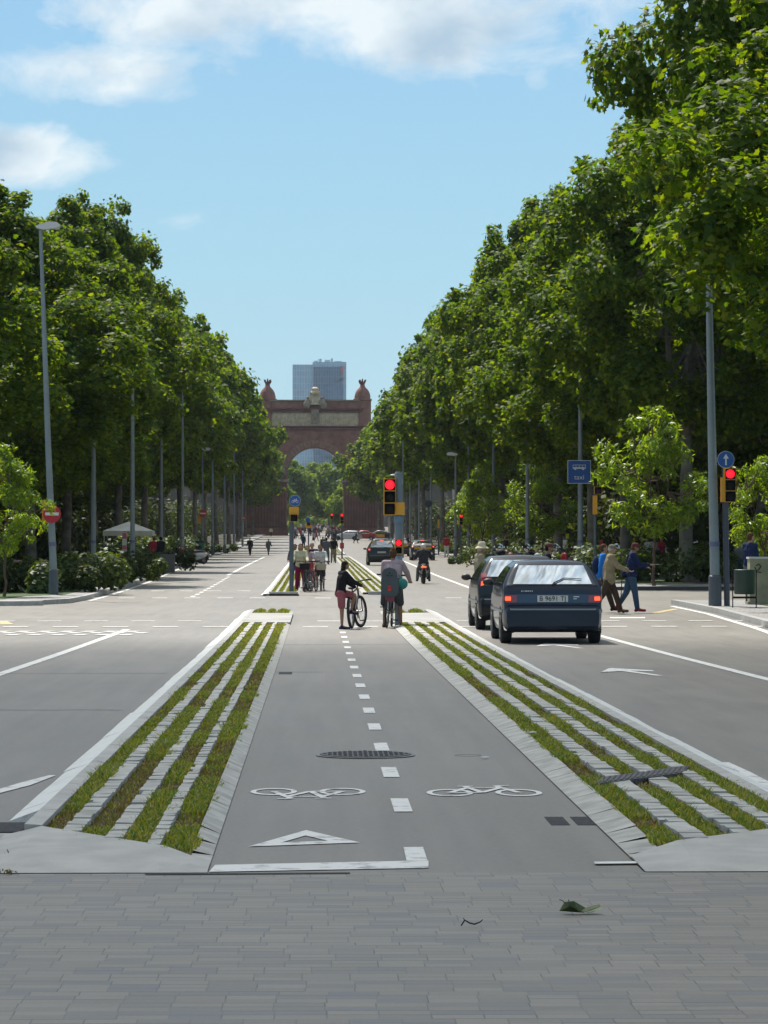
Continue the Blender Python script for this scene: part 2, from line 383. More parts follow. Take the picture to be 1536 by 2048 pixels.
g = MB(); ribbon(g, -1500, 1500, -40, 4000, -.05, ys=[-40, 0, 14, 40, 60, 80, 100, 120, 150, 200, 260, 330, 400, 500, 600, 800, 1000, 1500, 4000]); struct('ground', g, M_dirt)
g = MB(); ribbon(g, -60, 60, 14, 640, 0, nx=1, ys=ylist(14, 60) + ylist(61, 640)); struct('road', g, M_road)
g = MB(); ribbon(g, BL, BR, 15.02, 640, .004); struct('bike_lane', g, M_bike)
g = MB(); ribbon(g, -12, 12, -20, 15.02, .008, ys=[-20, 0, 8, 15.02]); struct('plaza_paving', g, M_plaza)
# left and right pavements (raised 0.13) with kerb stones as real steps
KERB = .13
def pave(name, kx, out, y0, y1, s):
    g = MB(); a = lambda y: kx(y) + s * .16
    (ribbon(g, out, a, y0, y1, KERB, thick=.2, nx=3) if s < 0 else ribbon(g, a, out, y0, y1, KERB, thick=.2, nx=3)); struct(name, g, M_slab)
    g = MB(); (ribbon(g, a, kx, y0, y1, KERB + .006, thick=.2) if s < 0 else ribbon(g, kx, a, y0, y1, KERB + .006, thick=.2)); struct('kerb', g, M_gran)
pave('pavement', LK, -60, 86, 640, -1)
pave('pavement', RK, 60, 112, 640, 1)
# rounded corner pavement, left front
g = MB(); pts = [(-60, 84.6), (-9.6, 84.6), (-8.2, 84.9), (-7.5, 85.4)]
vs = [(x, y, gz(y) + KERB) for x, y in pts] + [(x, y, gz(y) - .1) for x, y in pts] + [(x, 86.0, gz(86) + KERB) for x, y in pts]
n_ = 4
g.add(vs, [(i, i + 1, n_ + i + 1, n_ + i)[::-1] for i in range(3)] + [(i, i + 1, 2 * n_ + i + 1, 2 * n_ + i) for i in range(3)] + [(3, 7, 11)])
struct('kerb', g, M_gran)
# near right corner
RN = interp([(40, 7.6), (62, 9.1), (75, 9.75), (85, 9.95)])
g = MB(); ribbon(g, lambda y: RN(y) + .18, 60, 45, 86.5, KERB, thick=.2, nx=2); struct('pavement', g, M_slab)
g = MB(); ribbon(g, RN, lambda y: RN(y) + .18, 45, 86.5, KERB + .006, thick=.2); struct('kerb', g, M_gran)
g = MB(); ribbon(g, lambda y: max(11.0, RN(y) + 1.6), 40, 52, 80, KERB + .01); M_turf = mat('turf', (.05, .085, .02), .9, .5, 8, bump=.5, bscale=40); struct('lawn', g, M_turf)
g = MB(); ribbon(g, -40, lambda y: LK(y) - .8 - (1.0 if y < 94 else 0), 88, 150, KERB + .01); struct('lawn', g, M_turf)
g = MB(); ribbon(g, lambda y: RK(y) + 1.7, 40, 118, 170, KERB + .01); struct('lawn', g, M_turf)
g = MB(); ribbon(g, -27, lambda y: LK(y) - 1.5, 150, 600, KERB + .012); M_shade_ground = mat('shade_toned_ground', (.055, .05, .032), .95, .5, 2, bump=.6, bscale=12); struct('shade_strip', g, M_shade_ground)  # dark ground strips: the shade of the tree canopy put into their colour
g = MB(); ribbon(g, lambda y: RK(y) + 2.2, 25, 170, 600, KERB + .012); struct('shade_strip', g, M_shade_ground)
g = MB(); ribbon(g, 14.5, 40, 118, 170, KERB + .016); struct('shade_strip', g, M_shade_ground)
g = MB(); ribbon(g, -40, -10.5, 92, 150, KERB + .016); struct('shade_strip', g, M_shade_ground)
# ------------------------------------------------------------------ medians beside the bike lane
def jag(x0, amp, sc_, sd):
    return lambda y: x0 + amp * noise.noise(Vector((sd, y * sc_, .3)))
def median(y0, y1, side, ends):
    """side -1: left of the bike lane, +1: right.  ends: (near inner, near outer, far) grass limits"""
    if side < 0:
        out0, out1, out2 = -1.77, -1.585, -1.49; inner, edge = BL, -.625
        grass = [(-1.49, -1.36), (-1.25, -1.10), (-1.0, -.865), (-.785, -.63)]
    else:
        out0, out1, out2 = 2.99, 2.80, 2.71; inner, edge = BR, 1.765
        grass = [(2.58, 2.71), (2.33, 2.475), (2.06, 2.20), (1.77, 1.925)]
    s = side
    def rb(mb, a, b, ya, yb, h1, h2, **k):
        return ribbon(mb, a, b, ya, yb, h1, h2, **k) if a < b else ribbon(mb, b, a, ya, yb, h2, h1, **k)
    rs = random.Random(int(y0 * 10) + side)
    # white painted outer kerb, in stones
    mb = MB(); y = y0 + (2.6 if y0 < 20 else .2)
    while y < y1:
        e = min(y1, y + 4.0)
        ys = [y + (e - .012 - y) * i / 4 for i in range(5)]
        o = out0 + rs.uniform(-.012, .012)
        xo = (lambda yy, o=o: o + .018 * noise.noise(Vector((side, yy * 2.1, 0))))
        if side < 0: ribbon(mb, xo, out1, 0, 0, .012, .075, ys=ys, thick=.06)
        else: ribbon(mb, out1, xo, 0, 0, .075, .012, ys=ys, thick=.06)
        y = e
    struct('painted_kerb', mb, M_paint2)
    mb = MB(); y = y0 + (1.68 if y0 < 20 else .02)
    while y < y1:
        e = min(y1, y + 1.0); rb(mb, out1, out2, y, e - .01, .076, .07 + rs.uniform(-.003, .003), thick=.1, ys=[y, e - .01]); y = e
    struct('median_kerb', mb, M_granl)
    # base, soil, edging, setts
    mb = MB(); rb(mb, out2, edge, y0 + (.3 if y0 < 20 else 0), y1, .018, .026, thick=.02); struct('median_base', mb, M_soil)
    mb = MB(); y = y0
    while y < y1:
        e = min(y1, y + rs.uniform(.55, .65)); tp = max(0, min(1, (y - 15.1) / 1.6)); rb(mb, edge, inner, y, e - rs.uniform(.008, .02), .020 + .038 * tp + rs.uniform(-.002, .002), .012, ys=[y, e - .012]); y = e
    struct('edging_stones', mb, M_sett)
    mb = MB()
    for (a, b), (c, d) in zip(grass[:-1], grass[1:]) if side < 0 else zip([x for x in grass[1:]], [x for x in grass[:-1]]):
        x0, x1 = (b, c) if side < 0 else (b, c)
        ya = ends[0] + (ends[1] - ends[0]) * abs((x0 + x1) / 2 - inner) / abs(out2 - inner)
        y = ya
        while y < ends[2]:
            if y > 30: l = rs.uniform(.5, .9)
            else: l = rs.uniform(.17, .3)
            e = y + l; j = lambda: rs.uniform(-.006, .006); h = .066 + rs.uniform(-.006, .006)
            w0 = .004 if rs.random() > .07 else .03
            vs = [(x0 + w0 + j(), y + .006, gz(y) + .03), (x1 - .004 + j(), y + .006, gz(y) + .03), (x1 - .004 + j(), e - .008, gz(e) + .03), (x0 + w0 + j(), e - .008, gz(e) + .03)]
            vs += [(p[0], p[1], p[2] - .03 + h + rs.uniform(-.003, .003)) for p in vs]
            mb.add(vs, [(4, 5, 6, 7), (0, 1, 5, 4), (1, 2, 6, 5), (2, 3, 7, 6), (3, 0, 4, 7)]); y = e
    struct('setts', mb, M_sett)
    # granite across the near end and concrete across the far end
    mb = MB(); lo, hi = min(out1, inner), max(out1, inner)
    def near(x): return ends[0] + (ends[1] - ends[0]) * min(1, abs(x - inner) / abs(out2 - inner))
    n = 10; vs = []; fs = []
    for i in range(n + 1):
        io = i / 8; x = inner + (out2 - inner) * min(io, 1) + (0 if io <= 1 else (io - 1) * .8 * (-1 if side < 0 else 1)); fo = 1 if io <= 1 else max(0, 1 - (io - 1) * 4.4); vs += [(x, y0 - (.28 if y0 < 20 else 0), gz(y0) + (.012 if y0 < 20 else .07)), (x, y0 + .1, gz(y0) + (.018 + .03 * min(1, io * 3) * fo)), (x, near(x), gz(near(x)) + (.020 + .047 * min(1, io * 4) * fo))]
    for i in range(n): fs += [(3 * i, 3 * i + 3, 3 * i + 4, 3 * i + 1), (3 * i + 1, 3 * i + 4, 3 * i + 5, 3 * i + 2)]
    if side < 0: fs = [f[::-1] for f in fs]
    mb.add(vs, fs); struct('end_stone', mb, M_granl)
    mb = MB(); rb(mb, out2, inner, ends[2], ends[3], .068, .06, thick=.06); struct('median_slab', mb, M_pave)
    return [(a, b) for a, b in grass], near
MED = []
MED.append((-1, median(15.3, 76.8, -1, (15.42, 16.95, 64.8, 73.4)), 64.8))
MED.append((1, median(15.3, 76.8, 1, (15.72, 17.0, 64.8, 73.4)), 64.8))
MED.append((-1, median(101.0, 262, -1, (102.3, 102.8, 250, 262)), 250))
MED.append((1, median(104.0, 262, 1, (105.0, 106.5, 250, 262)), 250))
MED.append((-1, median(300.0, 420, -1, (303, 303.5, 410, 420)), 410))
MED.append((1, median(292.0, 420, 1, (295, 296, 410, 420)), 410))
# outer ends at the bottom corners of the view
mb = MB(); sheet(mb, [(-3.6, 15.0), (BL, 15.0), (BL, 15.6), (-1.5, 15.65), (-1.62, 16.75), (-3.6, 16.75)], .012); struct('end_stone', mb, M_granl)
mb = MB(); sheet(mb, [(BR, 15.0), (5.2, 15.0), (5.2, 16.0), (2.9, 16.0), (2.7, 15.7), (BR, 15.5)], .012); struct('end_stone', mb, M_granl)
mb = MB(); sheet(mb, [(-3.6, 16.75), (-1.62, 16.75), (-1.66, 17.15), (-3.6, 17.15)], .010); struct('pale_joint', mb, M_sett)
# ------------------------------------------------------------------ grass in the strips
def leafmat(name, cols, trans=.35, rough=.45, spec=.4):
    m, n, p, nd, mth = nodes(name); L = n.links.new
    ge = nd('ShaderNodeNewGeometry'); rp = nd('ShaderNodeValToRGB'); L(ge.outputs['Random Per Island'], rp.inputs[0])
    while len(rp.color_ramp.elements) < len(cols): rp.color_ramp.elements.new(.5)
    for i, c in enumerate(cols):
        rp.color_ramp.elements[i].position = i / (len(cols) - 1); rp.color_ramp.elements[i].color = (*c, 1)
    L(rp.outputs[0], p.inputs['Base Color']); p.inputs['Roughness'].default_value = rough; p.inputs['Specular IOR Level'].default_value = spec
    tr = nd('ShaderNodeBsdfTranslucent'); mul = nd('ShaderNodeMixRGB', blend_type='MULTIPLY'); mul.inputs[0].default_value = 1; L(rp.outputs[0], mul.inputs[1]); mul.inputs[2].default_value = (3.4, 2.9, .40, 1)
    L(mul.outputs[0], tr.inputs[0]); mx = nd('ShaderNodeMixShader'); mx.inputs[0].default_value = trans; L(p.outputs[0], mx.inputs[1]); L(tr.outputs[0], mx.inputs[2])
    L(mx.outputs[0], n.nodes['Material Output'].inputs[0]); return m
M_grass = leafmat('grass_blades', [(.065, .12, .015), (.09, .155, .02), (.14, .195, .025), (.22, .22, .05), (.32, .27, .11)], .25, .6)
M_dry = leafmat('dry_grass', [(.20, .15, .075), (.15, .12, .05), (.24, .20, .10)], .12, .8)
def blades(mb_v, mb_f, x, y, h, w_, rs, lean=.5):
    a = rs.uniform(0, 6.283); b = rs.uniform(0, 6.283); l = rs.uniform(.1, lean) * h
    dx, dy = math.cos(a) * w_ / 2, math.sin(a) * w_ / 2; ex, ey = math.cos(b) * l, math.sin(b) * l; z = gz(y) + .028
    k = len(mb_v)
    mb_v += [(x - dx, y - dy, z), (x + dx, y + dy, z), (x + dx * .8 + ex * .35, y + dy * .8 + ey * .35, z + h * .6), (x - dx * .8 + ex * .35, y - dy * .8 + ey * .35, z + h * .6), (x + ex, y + ey, z + h)]
    mb_f += [(k, k + 1, k + 2, k + 3), (k + 3, k + 2, k + 4)]
def grass_strip(name, strips, near, y1, side, sd, y0n):
    rs = random.Random(sd); V = []; F = []; Vd = []; Fd = []
    for si, (a, b) in enumerate(strips):
        ya = near((a + b) / 2) + .02; y = ya
        while y < y1:
            step = .5; dens = min(3700, 6600 * (15.0 / y) ** 1.3); wsc = max(1, (y / 16) ** .66)
            cnt = int(dens * (b - a) * step)
            for _ in range(cnt):
                yy = y + rs.random() * step
                if yy > y1: continue
                bare = noise.noise(Vector((si * 7.7 + sd, yy * .62, .5))) + .5 * noise.noise(Vector((si * 3.1 + sd, yy * 1.9, 1.5)))
                t = rs.random()
                xx = a + (b - a) * (t * 1.12 - .06) + .05 * noise.noise(Vector((si, yy * 1.7, sd))) * (1 if t > .5 else .4)
                if bare < -.17 and rs.random() < (.9 if y < 40 else .5):
                    if rs.random() < .5: blades(Vd, Fd, xx, yy, rs.uniform(.01, .03), .010 * wsc, rs, 1.5)
                    continue
                h = .010 + (.016 + .019 * max(0, bare + .35)) * rs.uniform(.5, 1.5) * (1 + .6 * max(0, noise.noise(Vector((xx * 9, yy * 3, 7)))) )
                if rs.random() < (.05 + .3 * max(0, noise.noise(Vector((xx * 3 + 5, yy * .8, sd))))): blades(Vd, Fd, xx, yy, h * .9, .010 * wsc, rs, .9)
                else: blades(V, F, xx, yy, h, .0115 * wsc, rs, 1.1)
            y += step
    for nm, v, f, m, cat in (('grass', V, F, M_grass, 'grass'), ('dry_grass', Vd, Fd, M_dry, 'grass')):
        if not v: continue
        me = bpy.data.meshes.new(nm); me.from_pydata(v, [], f); me.materials.append(m); o = link(nm, me); o['kind'] = 'stuff'; o['category'] = cat
        o['label'] = ('green grass' if nm == 'grass' else 'dry straw coloured grass') + (' in the strips left of the bike lane' if side < 0 else ' in the strips right of the bike lane') + (', near median' if y0n < 20 else ', median beyond the crossing' if y0n < 200 else ', farthest median')
for i, (s, (strips, near), yf) in enumerate(MED):
    grass_strip('grass', strips, near, yf, s, 11 + i * 5, 10 if i < 2 else 100 if i < 4 else 300)
# pocket of grass beyond the slab at the far end of the near medians
V = []; F = []; rs = random.Random(4)
for xa, xb in ((-1.45, -1.2), (-1.12, -.95), (-.9, -.62), (1.85, 2.15), (2.3, 2.6)):
    for _ in range(900):
        t = rs.random(); blades(V, F, xa + (xb - xa) * t, 73.6 + rs.random() * 2.6, rs.uniform(.04, .1) * (1.2 - abs(t - .5)), .03, rs)
me = bpy.data.meshes.new('grass'); me.from_pydata(V, [], F); me.materials.append(M_grass); o = link('grass', me); o['kind'] = 'stuff'; o['category'] = 'grass'; o['label'] = 'green grass pocket at the far end of the near medians'
# broad leaved weeds along the strips (clumps)
# ------------------------------------------------------------------ road markings
def gp(px, py): v = G(px, py); return (v.x, v.y)
mk = MB()
y = 18.95
DASH = []
yy = 18.55
while yy < 60.5:
    DASH.append(yy); yy += 2.86
for y in DASH: sheet(mk, [(.475, y), (.585, y), (.585, y + 1.0), (.475, y + 1.0)], .0085)
struct('centre_dashes', mk, M_paint)
mk = MB()
sheet(mk, [gp(418, 1747), gp(857, 1739), gp(857, 1724), gp(430, 1733)], .0085)
sheet(mk, [gp(813, 1724.5), gp(855, 1724), gp(846, 1697), gp(807, 1697.5)], .0088)
struct('stop_line', mk, M_paint)
mk = MB()
A, B_, C_ = gp(612, 1663), gp(497, 1696), gp(720, 1688)
def lerp(p, q, t): return (p[0] + (q[0] - p[0]) * t, p[1] + (q[1] - p[1]) * t)
cx, cy = [(A[i] + B_[i] + C_[i]) / 3 for i in (0, 1)]
def inn(p, t=.42): return (cx + (p[0] - cx) * t, cy + (p[1] - cy) * t)
for p, q in ((A, B_), (B_, C_), (C_, A)): sheet(mk, [p, inn(p), inn(q), q], .0085)
struct('yield_triangle', mk, M_paint)
mk = MB(); sheet(mk, [gp(1190, 1733), gp(1280, 1732), gp(1276, 1728), gp(1188, 1729)], .0145); struct('painted_line', mk, M_paint)
def bike_mark(cx, cy, w_, h_, flip):
    mk = MB(); s = -1 if flip else 1
    def T(x, y): return (cx + s * x * w_, cy + s * y * h_)
    def seg(p, q, t=.022):
        dx, dy = (q[0] - p[0]) * w_, (q[1] - p[1]) * h_; l = math.hypot(dx, dy); nx, ny = -dy / l * t, dx / l * t
        P, Q = T(*p), T(*q); k = len(mk.v) ; dz = .0085 + .0003 * (len(mk.f) % 7)
        sheet(mk, [(P[0] - nx, P[1] - ny), (Q[0] - nx, Q[1] - ny), (Q[0] + nx, Q[1] + ny), (P[0] + nx, P[1] + ny)], dz)
    for wx in (-.30, .30):
        n = 22; r0, r1 = .155, .205
        for k in range(n):
            a, b = 6.2832 * k / n, 6.2832 * (k + 1) / n
            sheet(mk, [T(wx + r0 * math.cos(a), -.16 + r0 * 1.5 * math.sin(a)), T(wx + r1 * math.cos(a), -.16 + r1 * 1.5 * math.sin(a)), T(wx + r1 * math.cos(b), -.16 + r1 * 1.5 * math.sin(b)), T(wx + r0 * math.cos(b), -.16 + r0 * 1.5 * math.sin(b))], .0085)
    for p, q in (((-.30, -.16), (-.12, .28)), ((-.12, .28), (.18, .28)), ((-.02, -.16), (.18, .28)), ((-.30, -.16), (-.02, -.16)), ((-.02, -.16), (-.14, .40)), ((-.20, .42), (-.06, .42)), ((.30, -.16), (.14, .44)), ((.14, .44), (.26, .48))): seg(p, q)
    return mk
c1, c2 = G(616, 1589), G(966, 1584)
struct('bicycle_symbol', bike_mark(c1.x, c1.y, .74, .95, True), M_paint)
struct('bicycle_symbol', bike_mark(c2.x, c2.y, .74, .95, False), M_paint)
mk = MB()
lx = interp([(16, -4.35), (40, -4.02), (61, -3.72)])
ribbon(mk, lambda y: lx(y) - .075, lambda y: lx(y) + .075, 16, 61.5, .005)
rx = interp([(20, 5.95), (38, 5.55), (57, 5.25)])
ribbon(mk, lambda y: rx(y) - .075, lambda y: rx(y) + .075, 16, 57.5, .005)
rx2 = interp([(104, 5.85), (150, 5.85), (222, 6.3), (300, 6.8)])
ribbon(mk, lambda y: rx2(y) - .09, lambda y: rx2(y) + .09, 104, 300, .006)
ribbon(mk, -4.3, -4.12, 150, 260, .006)
for i in range(12): ribbon(mk, -4.0 - .01 * i, -3.85 - .01 * i, 99 + i * 4.0, 101 + i * 4.0, .006)
struct('lane_lines', mk, M_paint)
mk = MB()
for row, ya in ((0, 63.2), (1, 67.8)):
    for i in range(-9, 14):
        x = i * 1.02 + (.3 if row else 0) - .25
        if -1.8 < x + .25 < -.5 or 1.4 < x + .25 < 3.0: continue
        ribbon(mk, x, x + .52, ya, ya + .42, .0085, ys=[ya, ya + .42])
for i in range(-9, 12):
    x = i * 1.02
    if -2.0 < x < -.4 or 1.5 < x < 3.1 or x > 6: continue
    ribbon(mk, x, x + .5, 96.5, 97.3, .0085, ys=[96.5, 97.3])
    if x < -.5: ribbon(mk, x + .3, x + .75, 110, 110.8, .0085, ys=[110, 110.8])
struct('crossing_dashes', mk, M_paint)
mk = MB()
for r_ in range(3):
    for i in range(7):
        x = -6.2 + i * .42 + (.2 if r_ % 2 else 0); ya = 57.6 + r_ * 1.05
        sheet(mk, [(x, ya), (x + .24, ya), (x + .32, ya + .6), (x + .08, ya + .6)], .0085)
struct('bike_crossing_marks', mk, M_paint)
mk = MB()
def arrow(px, py, sc_=1):
    v = G(px, py); x, y = v.x, v.y
    sheet(mk, [(x - .34 * sc_, y), (x - .08 * sc_, y + 1.5), (x - .06 * sc_, y + .9), (x + .28 * sc_, y - 1.0), (x + .38 * sc_, y - 1.0), (x + .12 * sc_, y + .7), (x + .42 * sc_, y + .4), (x + .42 * sc_, y + .8), (x - .04 * sc_, y + 1.6)], .0055)
arrow(1252, 1346); arrow(1112, 1293)
struct('lane_arrows', mk, M_paint)
mk = MB()
for p in ([gp(-10, 1590), gp(60, 1572), gp(112, 1552), gp(98, 1552), gp(40, 1567), gp(-10, 1582)], [gp(1546, 1588), gp(1490, 1558), gp(1438, 1526), gp(1458, 1526), gp(1500, 1545), gp(1546, 1569)]):
    sheet(mk, p, .0055)
sheet(mk, [gp(1220, 1237), gp(1290, 1237), gp(1290, 1234.5), gp(1220, 1234.5)], .0055)
ribbon(mk, lambda y: RN(y) - .32, lambda y: RN(y) - .16, 45, 84, .0055)
ribbon(mk, lambda y: LK(y) + .14, lambda y: LK(y) + .28, 92, 240, .0055)
ribbon(mk, lambda y: RK(y) - .34, lambda y: RK(y) - .18, 113, 240, .0055)
struct('edge_lines', mk, M_paint)
mk = MB(); sheet(mk, [gp(1302, 1226), gp(1318, 1226), gp(1362, 1218), gp(1345, 1218)], .0055); sheet(mk, [gp(0, 1249), gp(28, 1249), gp(15, 1243), gp(0, 1243)], .0055)
struct('yellow_lines', mk, M_yellow)
# ------------------------------------------------------------------ drains and covers
def grate(name, label, cx, cy, w_, d_, bars, dz, split=1, rz=0, sx=0):
    t = thing(name, label, 'drain', (cx, cy, gz(cy) + dz), rz)
    f = MB(); f.box((0, 0, -.01), (w_, d_, .02)); part('grate_base', f, M_cast2, t, False)
    f = MB()
    for k in range(split):
        ww = w_ / split - .03; x0 = -w_ / 2 + (k + .5) * w_ / split
        f.box((x0, 0, .002), (ww, d_ - .04, .01))
        for i in range(bars):
            f.box((x0, -d_ / 2 + d_ * (i + .5) / bars, .0085), (ww * .9, d_ / bars * .45, .008))
    part('grate_bars', f, M_iron, t, False); return t
v = G(1140, 1644); grate('drain_grate', 'twin dark iron drain grate set in bike lane at its right edge', v.x, v.y, .30, .56, 12, -.004, 2)
v = G(36, 1655); grate('drain_grate', 'iron road gully grate by the white kerb end, bottom left', -1.88, 17.52, .56, .62, 12, .0, 2)
v = G(1281, 1571); q0, q1, q2, q3 = [G(*q) for q in ((1190, 1590), (1203, 1576), (1378, 1551), (1368, 1566))]
t = thing('drain_channel', 'long dark iron channel grate crossing the right grass strips', 'drain', (q0.x, q0.y, 0))
def cq(a, b): p = q0.lerp(q3, a).lerp(q1.lerp(q2, a), b) - q0; return (p.x, p.y)
f = MB(); f.prism([cq(0, 0), cq(1, 0), cq(1, 1), cq(0, 1)], .02, .068); part('channel_body', f, M_iron, t, False)
f = MB()
for i in range(16): f.prism([cq((i + .15) / 16, .08), cq((i + .7) / 16, .08), cq((i + .7) / 16, .92), cq((i + .15) / 16, .92)], .066, .073)
part('grate_bars', f, M_iron, t, False)
v = G(571, 1347); grate('drain_cover', 'small rectangular iron cover at left edge of the bike lane', v.x, v.y, .22, .8, 6, -.004)
v = G(731, 1512.5)
t = thing('manhole_cover', 'round dark iron manhole cover on the centre of bike lane', 'manhole', (v.x, v.y, gz(v.y) + .006))
f = MB(); f.lathe([(.0, 0), (.375, 0), (.38, .006), (.36, .008)], 48); part('cover_ring', f, M_cast2, t)
f = MB(); f.lathe([(.0, .008), (.35, .008), (.352, .012), (.345, .014)], 48)
for i in range(-8, 9):
    for j in range(-8, 9):
        if math.hypot(i, j) < 8.2 and (i + j) % 2 == 0: f.box((i * .039, j * .039, .016), (.026, .026, .006))
part('cover_plate', f, M_iron, t, False)
mb = MB(); v = G(936, 1512); mb.torus((v.x, v.y, gz(v.y) + .005), .10, .006, sq=.3, n=24, k=6); struct('road_cover_ring', mb, mat('old_asphalt', (.13, .13, .13), .7))

mb = MB(); sheet(mb, [gp(290, 1754), gp(700, 1751.5), gp(700, 1749.5), gp(290, 1752)], .0125); M_gap = mat('dark_joint', (.05, .05, .05), .9); struct('joint', mb, M_gap)
mb = MB(); sheet(mb, [gp(40, 1680), gp(32, 1716), gp(30.5, 1716), gp(38.5, 1680)], .0165); struct('joint', mb, M_gap)
mb = MB()
for py_, x0, x1 in ((1347, -6.5, -1.9), (1420, -5, -1.9), (1290, BL, BR), (1183, BL, BR), (1168, BL, BR), (1215, BL, 1.0), (1345, BL, .1)):
    y = G(700, py_).y; w_ = .02 + y * .0006; n = 14; a = [(x0 + (x1 - x0) * i / n, y + .10 * noise.noise(Vector((i * .7, y, 0)))) for i in range(n + 1)]
    for p, q in zip(a, a[1:]): sheet(mb, [(p[0], p[1]), (q[0], q[1]), (q[0], q[1] + w_), (p[0], p[1] + w_)], .0062)
struct('tar_seams', mb, mat('tar_seam', (.085, .082, .078), .8))
# ------------------------------------------------------------------ a high cloud out of view whose edge shades the foreground
mc = bpy.data.materials.new('cloud_vapour'); mc.use_nodes = True; n_ = mc.node_tree; n_.nodes.remove(n_.nodes['Principled BSDF'])
va = n_.nodes.new('ShaderNodeVolumeAbsorption'); va.inputs['Density'].default_value = .0175; va.inputs['Color'].default_value = (.0, .0, .0, 1); n_.links.new(va.outputs[0], n_.nodes['Material Output'].inputs['Volume'])
hc = 900; cy0 = -36; cc = Vector((0, cy0, 0)) + dsun * (hc / dsun.z)
mb = MB(); mb.ell((0, 0, 0), (220, 84, 60), 40, 24); o = link('cloud', mb.mesh('cloud', mc, True), None, cc); o['kind'] = 'structure'
# ------------------------------------------------------------------ trees
M_leaf = leafmat('plane_leaves', [(.022, .052, .004), (.036, .080, .006), (.054, .100, .007), (.078, .122, .009), (.11, .15, .016)], .50, .55, .22)
M_leafy = leafmat('young_leaves', [(.06, .12, .012), (.09, .16, .015), (.12, .19, .02), (.15, .20, .03)], .5, .4, .4)
M_leafd = leafmat('far_leaves', [(.06, .11, .02), (.085, .14, .028), (.11, .16, .035)], .5, .6, .3)
M_bark = mat('plane_bark', (.115, .10, .08), .9, .45, 2.2, (.20, .19, .155), bump=.5, bscale=14)
M_twig = mat('twig_bark', (.10, .065, .045), .9, .2, 4)
# leaf outlines (unit size)
def lobed():
    pts = [(0, -.45), (.20, -.34), (.52, -.30), (.34, -.02), (.50, .20), (.22, .20), (0, .58), (-.22, .20), (-.50, .20), (-.34, -.02), (-.52, -.30), (-.20, -.34)]
    v = np.array([(0, 0, 0.06)] + [(x, y, 0.0) for x, y in pts]); n = len(pts)
    return v, [(0, 1 + i, 1 + (i + 1) % n) for i in range(n)]
def diamond():
    v = np.array([(0, -.5, 0), (.42, -.05, .05), (0, .55, 0), (-.42, -.05, .05)]); return v, [(0, 1, 2, 3)]
def slim():
    v = np.array([(0, -.5, 0), (.16, -.1, .03), (.1, .25, .02), (0, .5, 0), (-.1, .25, .02), (-.16, -.1, .03)]); return v, [(0, 1, 2, 3, 4, 5)]
def leaf_mesh(name, P, N, S, shape, m, rng, droop=0.0):
    """P positions, N normals, S sizes -> one mesh of leaves"""
    base, faces = shape; n = len(P); N = N / np.linalg.norm(N, axis=1, keepdims=True)
    a = rng.normal(size=(n, 3)); a[:, 2] -= droop; U = a - N * (a * N).sum(1, keepdims=True); U /= np.linalg.norm(U, axis=1, keepdims=True); V = np.cross(N, U)
    k = len(base)
    co = P[:, None, :] + S[:, None, None] * (base[None, :, 0:1] * V[:, None, :] + base[None, :, 1:2] * U[:, None, :] + base[None, :, 2:3] * N[:, None, :])
    co = co.reshape(-1, 3); fl = len(faces[0]); F = np.array(faces); F = (F[None] + (np.arange(n) * k)[:, None, None]).reshape(-1)
    me = bpy.data.meshes.new(name); nf = n * len(faces)
    me.vertices.add(n * k); me.vertices.foreach_set('co', co.astype(np.float32).ravel())
    me.loops.add(nf * fl); me.loops.foreach_set('vertex_index', F.astype(np.int32))
    me.polygons.add(nf); me.polygons.foreach_set('loop_start', np.arange(0, nf * fl, fl, dtype=np.int32)); me.polygons.foreach_set('loop_total', np.full(nf, fl, dtype=np.int32))
    me.materials.append(m); me.update(); return me
def rnd_dir(rng, n):
    v = rng.normal(size=(n, 3)); return v / np.linalg.norm(v, axis=1, keepdims=True)
